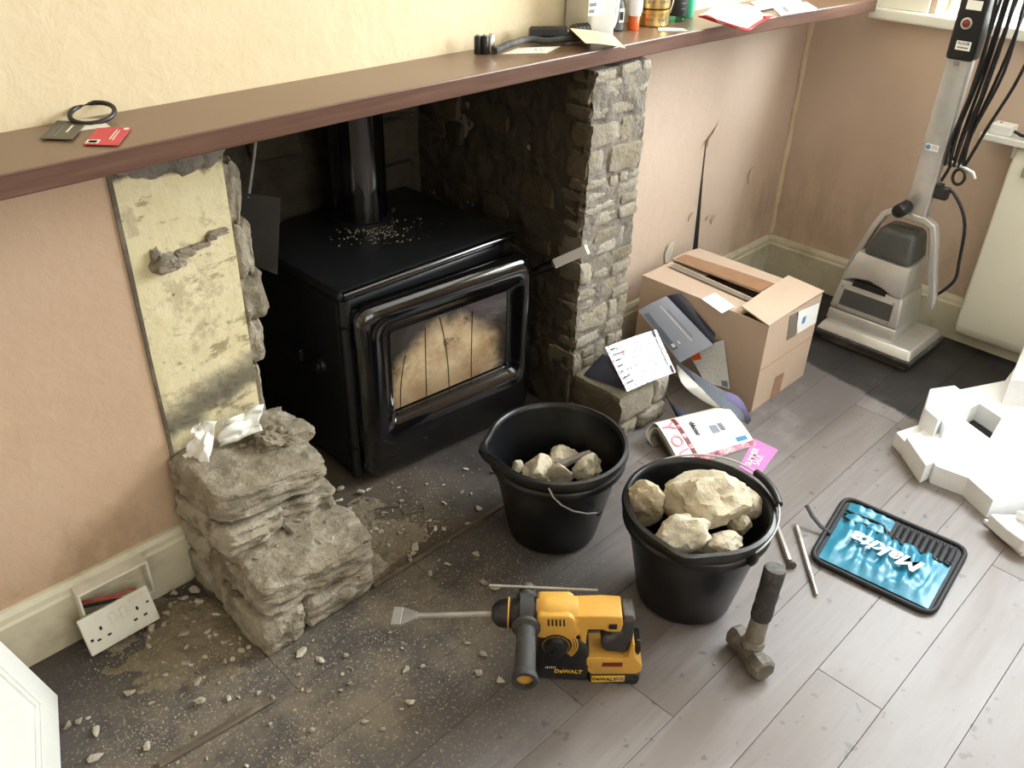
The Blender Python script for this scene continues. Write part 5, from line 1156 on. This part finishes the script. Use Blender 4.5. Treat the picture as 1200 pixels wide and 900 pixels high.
# milk bottle with loop handle
p = Vector((1.818, -.062, ZS))
mk = thing('milk_bottle', 'white translucent plastic milk bottle with a loop handle on the shelf', 'bottle', (p.x, p.y, ZS))
mk.rotation_euler = (0, 0, math.radians(-12)); mk.scale = (1.15, 1.15, 1.15)
obj('body', B().prism(rrect(-.045, .035, -.045, .045, .015), .0, .16).prism(rrect(-.030, .022, -.030, .030, .012), .158, .205), MT['milk'], mk, world=False, bevel=.006, smooth=40)
obj('neck', B().lathe([(.020, .2), (.017, .215), (.017, .232)], 20, (-.004, 0, 0)), MT['milk'], mk, world=False, smooth=50)
obj('cap', B().lathe([(.020, .228), (.020, .246), (.018, .248)], 20, (-.004, 0, 0)), MT['redbag'], mk, world=False, smooth=40)
obj('handle', B().tube(spl([(.020, 0, .178), (.050, 0, .165), (.062, 0, .13), (.062, 0, .06), (.056, 0, .020), (.036, 0, .012)], 20), .0105, 10, flat=1.2), MT['milk'], mk, world=False, smooth=60)
obj('label', B().box((-.046, -.0458, .05), (-.005, -.0448, .13)), MT['white'], mk, world=False)
for i in range(6): obj('label_print', B().box((-.044, -.0463, .055 + i * .013), (-.03 + .004 * (i % 3), -.0457, .062 + i * .013)), MT['pinkred' if i > 2 else 'grey_print'], mk, world=False)
# smoked jar, white tube, gold tins, bottles
def jar(name, label, u, v, prof, m, cat, extra=()):
    p = Vector((u, v, ZS)); t = thing(name, label, cat, (p.x, p.y, ZS), 0, 'containers on the shelf')
    obj('body', B().lathe(prof, 28), MT[m], t, world=False, smooth=40)
    for nm, pf_, mm in extra: obj(nm, B().lathe(pf_, 28), MT[mm], t, world=False, smooth=40)
    return t
tj = jar('jar', 'dark glass jar with a barcode label beside the milk bottle', 1.925, -.050, [(.022, 0), (.027, .003), (.028, .06), (.024, .072), (.020, .078)], 'alu_dark', 'jar', [('lid', [(.023, .078), (.023, .095), (.021, .097)], 'black_plastic')])
d = Vector((-.55, -.83, 0)); sdv = Vector((.83, -.55, 0))
obj('label', B().sheet([d * .0287 + sdv * .004 + Vector((0, 0, .022)), d * .0255 + sdv * .018 + Vector((0, 0, .022)), d * .0255 + sdv * .018 + Vector((0, 0, .056)), d * .0287 + sdv * .004 + Vector((0, 0, .056))], .0006, 0, 2), MT['white'], tj, world=False)
for i in range(5): obj('barcode_bar', B().box((-.0006, -.0006, .028), (.0006, .0006, .048)), MT['black'], tj, world=False).location = d * .0286 + sdv * (.006 + .002 * i)
p = Vector((1.968, -.082, ZS))
tt = thing('cream_tube', 'white tube standing on its orange cap between jar and tins', 'tube', (p.x, p.y, ZS), 0, 'containers on the shelf'); tt.scale = (1.25, 1.25, 1.25)
obj('cap', B().lathe([(.011, 0), (.0115, .002), (.0115, .026), (.010, .028)], 20), MT['orange'], tt, world=False, smooth=40)
obj('tube_body', B().tube([(0, 0, .028), (0, 0, .04), (0, 0, .10), (0, 0, .13)], [.013, .0155, .016, .017], 16), MT['white'], tt, world=False, smooth=50)
obj('tube_print', B().tube([(0, 0, .062), (0, 0, .074)], .0162, 16), MT['pinkred'], tt, world=False, smooth=50)
tin = [(.045, .0), (.048, .002), (.048, .030), (.050, .031), (.050, .036), (.048, .037), (.048, .042), (.040, .044)]
p = Vector((2.070, -.062, ZS))
for k in range(2):
    t = thing('gold_tin', ('lower gold tin of the stack of two on the shelf', 'upper gold tin of the stack of two on the shelf')[k], 'tin', (p.x - .001 * k, p.y, ZS + .0445 * k), 0, 'gold tins')
    obj('can', B().lathe(tin, 36), MT['gold'], t, world=False, smooth=30)
    for j, w in enumerate((-2.7, -2.45, -2.0, -1.75, -1.5)): obj('stamped_mark', B().lathe([(.0045, 0), (.0045, .0008), (.002, .001)], 10, (.0480 * math.cos(w), .0480 * math.sin(w), .018), (math.cos(w), math.sin(w), 0)), MT['greytape'], t, world=False)
p = Vector((2.170, -.066, ZS))
tb = thing('glass_bottle', 'clear green bottle with a black label beside the gold tins', 'bottle', (p.x, p.y, ZS), 0, 'containers on the shelf'); tb.scale = (1.15, 1.15, 1.15)
obj('glass', B().lathe([(.026, 0), (.028, .003), (.028, .14), (.014, .175), (.012, .215)], 28), MT['green_glass'], tb, world=False, smooth=40)
obj('label', B().lathe([(.0283, .014), (.0285, .015), (.0285, .095), (.0283, .096)], 28), MT['black'], tb, world=False, smooth=60)
obj('label_pattern', B().tube([(.0287 * math.cos(w), .0287 * math.sin(w), z) for w, z in zip(np.linspace(-2.9, -2.5, 9), (.02, .03, .035, .045, .052, .06, .068, .078, .09))], .0018, 5), MT['white'], tb, world=False)
for i in range(3): obj('label_line', B().tube([(.0286 * math.cos(w), .0286 * math.sin(w), .030 + .012 * i) for w in np.linspace(-2.0, -1.5, 6)], .0008, 4), MT['grey_print'], tb, world=False)
p = Vector((2.245, -.05, ZS))
tb = thing('glass_bottle', 'bright green glass bottle behind the red bag', 'bottle', (p.x, p.y, ZS), 0, 'containers on the shelf')
obj('glass', B().lathe([(.024, 0), (.026, .003), (.026, .11), (.012, .15), (.011, .19)], 28), MT['cork'], tb, world=False, smooth=40)
flat('receipt', 'white slip of paper on the shelf in front of the tins', 'paper', [(771, 32), (800, 33), (806, 36), (772, 36)], 'whitecard', ZS)
# red-edged plastic bag and white papers under the window end
q = [F(820, 17, ZS + .03), F(860, 2, ZS + .05), F(905, 18, ZS + .012), F(876, 34, ZS + .004)]
rbg = thing('plastic_bag', 'white plastic bag with red edging slumped on the shelf', 'bag', (*((q[0] + q[2]) / 2).xy, ZS))
obj('bag_sheet', B().sheet(q, .002, .006, 14, .016, 3), MT['white'], rbg, smooth=60)
obj('red_hem', B().tube(spl([F(868, 34, ZS + .006), F(876, 35, ZS + .005), F(886, 28, ZS + .012), F(897, 22, ZS + .014), F(903, 19, ZS + .014), F(896, 20, ZS + .02)], 14), .006, 8, flat=.5), MT['redbag'], rbg, smooth=60)
obj('red_side', B().sheet([F(818, 19, ZS + .022), F(830, 19, ZS + .028), F(868, 32, ZS + .010), F(862, 33, ZS + .003)], .002, .003, 6), MT['redbag'], rbg)
flat('letter', 'white letter lying near the window end of the shelf', 'paper', [(905, 8), (945, 2), (958, 10), (915, 18)], 'white', ZS + .001, parts=[('print', .2, .3, .2, .8, 'grey_print')])
flat('letter', 'second white letter beside the plastic bag on the shelf', 'paper', [(880, 2), (930, -6), (940, 2), (890, 12)], 'white', ZS + .004)

# ------------------------------------------------------------------ crumpled tissues on the stump
def tissue(label, q, seed, rz):
    b = B(); n = 22; q = [Vector(p) for p in q]; g = []
    nrm = Vector((-.55, -.6, .6)).normalized(); 
    for i in range(n + 1):
        for j in range(n + 1):
            a, c = i / n, j / n; p = (q[0] * (1 - a) + q[1] * a) * (1 - c) + (q[3] * (1 - a) + q[2] * a) * c
            w = Vector((a * 1.9 + seed, c * 2.4, seed)); p = p + nrm * (.034 * abs(noise.noise(w)) + .010 * abs(noise.noise(w * 2.1))) + noise.noise_vector(w * 1.1) * .012
            g.append(p)
    ix = lambda i, j: i * (n + 1) + j
    b.add(g, [(ix(i, j), ix(i + 1, j), ix(i + 1, j + 1), ix(i, j + 1)) for i in range(n) for j in range(n)])
    o = one('tissue', b, MT['tissue'], label, 'tissue', 'tissues on the stump', smooth=50); md = o.modifiers.new('thickness', 'SOLIDIFY'); md.thickness = .0012; return o
tissue('crumpled white tissue at the left edge of the stump top', [F(228, 497, .405), F(252, 495, .400), F(243, 556, .322), F(214, 535, .345)], 2, 0)
tissue('crumpled white tissue against the pier at the back of the stump', [F(262, 492, .395), F(306, 472, .405), F(308, 505, .350), F(256, 524, .338)], 5, 0)
bpy.context.view_layer.update(); DG = bpy.context.evaluated_depsgraph_get()
def hit(u, v):
    ok, loc, nr, _, ob, _ = SC.ray_cast(DG, CAM, ray(u, v).normalized()); return (loc, nr) if ok else (F(u, v, .2), Vector((0, 0, 1)))
for i, (u, v, r_) in enumerate(((297, 518, .013), (312, 510, .012), (322, 514, .015), (305, 525, .010), (318, 503, .012), (335, 522, .013), (285, 524, .011), (328, 505, .012), (302, 530, .009), (345, 515, .010), (338, 508, .009))):
    p, nr = hit(u, v); loose('stone_chip', 'small grey stone chip piled on the top of the stump', p + Vector((0, 0, r_ * .3)), (r_, r_ * .9, r_ * .7), 700 + i, i, 'stump', 'chips piled on the stump', 'stone chip', 2)
for i, (u, v, a, b_, c) in enumerate(((312, 630, .026, .012, .010), (338, 620, .030, .013, .007), (345, 610, .022, .010, .007), (356, 602, .018, .009, .006), (268, 661, .014, .009, .007), (375, 635, .018, .014, .006), (318, 622, .016, .012, .010), (325, 640, .009, .007, .005), (352, 628, .008, .007, .005), (365, 615, .010, .007, .005), (382, 612, .009, .008, .005), (300, 655, .009, .007, .005), (340, 650, .007, .006, .004), (390, 630, .008, .006, .004))):
    p, nr = hit(u, v); loose('stone_shard', 'flat grey stone shard lying on the lower step of the stump', p + Vector((0, 0, c * .4)), (a, b_, c), 720 + i, .5 + i, 'stump', 'shards on the step of the stump', 'stone shard', 2)

# ------------------------------------------------------------------ loose strip, bent wire
a, b_ = F(186, 896, .006), F(322, 817, .006); one('wood_strip', B().tube([a, a.lerp(b_, .5), b_], .0085, 6, flat=.7), MT['wood_strip'], 'dark wooden strip lying on the boards at the bottom left', 'wood strip')
wp = [(428, 605), (433, 602), (440, 596), (470, 593), (474, 602), (498, 598), (494, 590)]
one('bent_wire', B().tube([F(u, v, .006) for u, v in wp], .0016, 5), MT['wood_strip'], 'thin bent wire lying on the dusty hearth before the stove', 'wire')

# ------------------------------------------------------------------ dust heaps (uncountable)
def heap(name, label, cx, cy, rx, ry, h, seed, n=90, z0=0.0):
    g = []; b = B()
    for i in range(n + 1):
        for j in range(n + 1):
            x = -1 + 2 * i / n; y = -1 + 2 * j / n; r = math.hypot(x, y) ** 1.6
            p = Vector((cx + x * rx, cy + y * ry, 0)); k = noise.fractal(p * 9 + Vector((seed, 0, 0)), 1.0, 2.0, 4); k2 = noise.noise(p * 70 + Vector((0, seed, 0))); k3 = noise.noise(p * 160)
            z = h * (1 - r) + h * .75 * k - h * .30 + .0022 * k2 + .0012 * k3
            g.append(Vector((p.x, p.y, z0 + max(z, -.004))))
    ix = lambda i, j: i * (n + 1) + j; fs = []
    for i in range(n):
        for j in range(n):
            f = (ix(i, j), ix(i + 1, j), ix(i + 1, j + 1), ix(i, j + 1))
            if max(g[k].z for k in f) > z0 - .002: fs.append(f)
    us = sorted({k for f in fs for k in f}); mp = {k: i for i, k in enumerate(us)}
    b.add([g[k] for k in us], [tuple(mp[k] for k in f) for f in fs]); o = link(name, b.mesh(name, smooth=80), MT['dust']); tag(o, label, 'dust', None, 'stuff'); return o
heap('dust_heap', 'heap of tan plaster dust and grit between the skirting and the stump', .455, -.165, .17, .18, .020, 1)
heap('dust_heap', 'dust and grit spread over the hearth right of the stump', .94, -.19, .16, .14, .007, 7, z0=.003)

# ------------------------------------------------------------------ rubble
CH = []
for i in range(10):
    me = hull(900 + i, 9, .7).mesh('rubble'); me.materials.append(MT['chip']); CH.append(me)
CHB = []
for i in range(8):
    b = hull(950 + i, 14, .6); me = b.mesh('rubble', bevel=.06, seg=1); me.materials.append(MT['chip']); CHB.append(me)
def piece(x, y, r, label, grp, pool=None, z0=0.0):
    o = bpy.data.objects.new('stone_chip', rnd.choice(pool or CH)); COL.objects.link(o)
    s = (r * rnd.uniform(.85, 1.35), r * rnd.uniform(.65, 1.0), r * rnd.uniform(.6, .95)); o.scale = s; o.rotation_euler = (0, 0, rnd.uniform(0, 6.28))
    o.location = (x, y, z0 + s[2] * .48); tag(o, label, 'stone chip', grp)
GA, LA = 'chips on the boards', 'pale stone chip scattered on the dusty floorboards'
GB, LB = 'chips on the hearth', 'pale stone chip scattered on the dusty hearth before the stove'
GC, LC = 'chips by the socket', 'pale stone chip lying between the socket and the stump'
for (u, v, s) in ((587, 799, 9), (561, 788, 7), (567, 767, 7), (476, 784, 7), (481, 823, 7), (428, 845, 6), (448, 854, 5), (406, 768, 6), (558, 649, 6), (525, 662, 6), (504, 672, 7), (567, 682, 8), (582, 690, 9), (455, 762, 4), (495, 780, 5), (488, 858, 3), (518, 879, 3), (548, 753, 5), (173, 874, 9), (112, 888, 9), (113, 857, 8), (80, 850, 8), (92, 845, 6), (152, 811, 9), (178, 823, 5), (353, 765, 8), (375, 773, 7), (303, 811, 5), (267, 820, 6), (228, 860, 5), (366, 856, 6), (317, 848, 4), (345, 832, 4), (362, 809, 4), (387, 824, 4), (437, 640 + 60, 4), (350, 790, 4), (410, 800, 4), (540, 735, 3), (838, 777, 3)):
    p = F(u, v, .004); d = (p - CAM).length; r_ = s * d / FPX * .95; piece(p.x, p.y, r_, LA, GA, CHB if s > 4 else CH)
for (u, v, s) in ((580, 553, 6), (552, 578, 3), (521, 589, 4), (471, 587, 5), (459, 598, 4), (503, 610, 5), (561, 596, 6), (548, 614, 5), (526, 634, 4), (487, 641, 8), (468, 625, 6), (446, 623, 6), (424, 579, 8), (433, 575, 6), (399, 574, 7), (398, 587, 6), (410, 596, 5), (405, 600, 4), (480, 658, 6), (440, 620, 5), (460, 565, 3), (480, 652, 5), (455, 640, 5), (437, 662, 5), (500, 567, 3), (475, 575, 3)):
    p = F(u, v, .006); d = (p - CAM).length; piece(p.x, p.y, s * d / FPX * .95, LB, GB, CHB if s > 4 else CH, .003)
for (u, v, s) in ((291, 757, 6), (272, 772, 6), (200, 760, 5), (212, 762, 4), (253, 720, 9), (217, 700, 7), (233, 703, 7), (180, 735, 9), (245, 745, 5), (230, 728, 6), (210, 720, 5), (262, 752, 5), (222, 745, 4), (228, 690, 8), (205, 705, 5), (240, 768, 5)):
    p = F(u, v, .012); d = (p - CAM).length; piece(p.x, p.y, s * d / FPX * .95, LC, GC, CHB if s > 4 else CH, .006 if s < 8 else .004)
def blocked(x, y): return x < .21 or math.hypot(x - 1.0, y + .86) < .12 or (.54 < x < .87 and y > -.36) or (x > 1.0 and y > -.01) or (math.hypot(x - 1.302, y + .478) < .13) or (math.hypot(x - 1.358, y + .846) < .13) or y > -.03 or (.80 < x < .90 and y > -.34 and False)
k = 0
while k < 96:
    x, y = rnd.gauss(.62, .30), rnd.gauss(-.46, .13)
    if blocked(x, y) or y > -.34 and x > .5: continue
    piece(x, y, rnd.choice((.0025, .003, .0035, .0045, .006)), LA, GA); k += 1
k = 0
while k < 60:
    x, y = rnd.gauss(.98, .14), rnd.gauss(-.2, .09)
    if blocked(x, y) or y < -.32: continue
    piece(x, y, rnd.choice((.003, .004, .005, .007, .010)), LB, GB, None, .003); k += 1
k = 0
while k < 48:
    x, y = rnd.gauss(.47, .06), rnd.gauss(-.17, .09)
    if x > .545 or y > -.03 or x < .25: continue
    piece(x, y, rnd.choice((.004, .006, .008, .010, .013)), LC, GC, CHB, .008 * max(0, 1 - ((x - .46) / .12) ** 2)); k += 1
# finest grit, too small to pick apart
v1, f1 = ICO[1]; gv, gf = [], []
oc = [(Vector((s_ * (i == 0), s_ * (i == 1), s_ * (i == 2)))) for i in range(3) for s_ in (1, -1)]
of = [(0, 2, 4), (2, 1, 4), (1, 3, 4), (3, 0, 4), (2, 0, 5), (1, 2, 5), (3, 1, 5), (0, 3, 5)]
k = 0
while k < 6000:
    w = rnd.random()
    if w < .58: x, y = rnd.gauss(.58, .30), rnd.gauss(-.46, .17)
    elif w < .78: x, y = rnd.gauss(1.0, .18), rnd.gauss(-.19, .10)
    else: x, y = rnd.gauss(.42, .12), rnd.gauss(-.2, .10)
    if blocked(x, y) or x < -.2 or y < -1.1 or .5 + noise.noise(Vector((x * 7, y * 7, 3))) * 1.1 + noise.noise(Vector((x * 22, y * 22, 5))) * .5 < rnd.uniform(.1, 1): continue
    r_ = rnd.choice((.0006, .0007, .0008, .001, .0013, .0019)); z = .001 + (.003 if y > -.33 and x > .55 else 0) + (.004 if (x < .56 and y > -.3) else 0)
    c = len(gv); gv += [Vector((x, y, z)) + Vector((p.x * r_ * rnd.uniform(.7, 1.5), p.y * r_ * rnd.uniform(.7, 1.5), p.z * r_ * .7)) for p in oc]; gf += [tuple(i + c for i in t) for t in of]; k += 1
me = bpy.data.meshes.new('fine_grit'); me.from_pydata(gv, [], gf); o = link('fine_grit', me, MT['chip']); tag(o, 'fine pale grit strewn over the boards and hearth', 'grit', None, 'stuff')
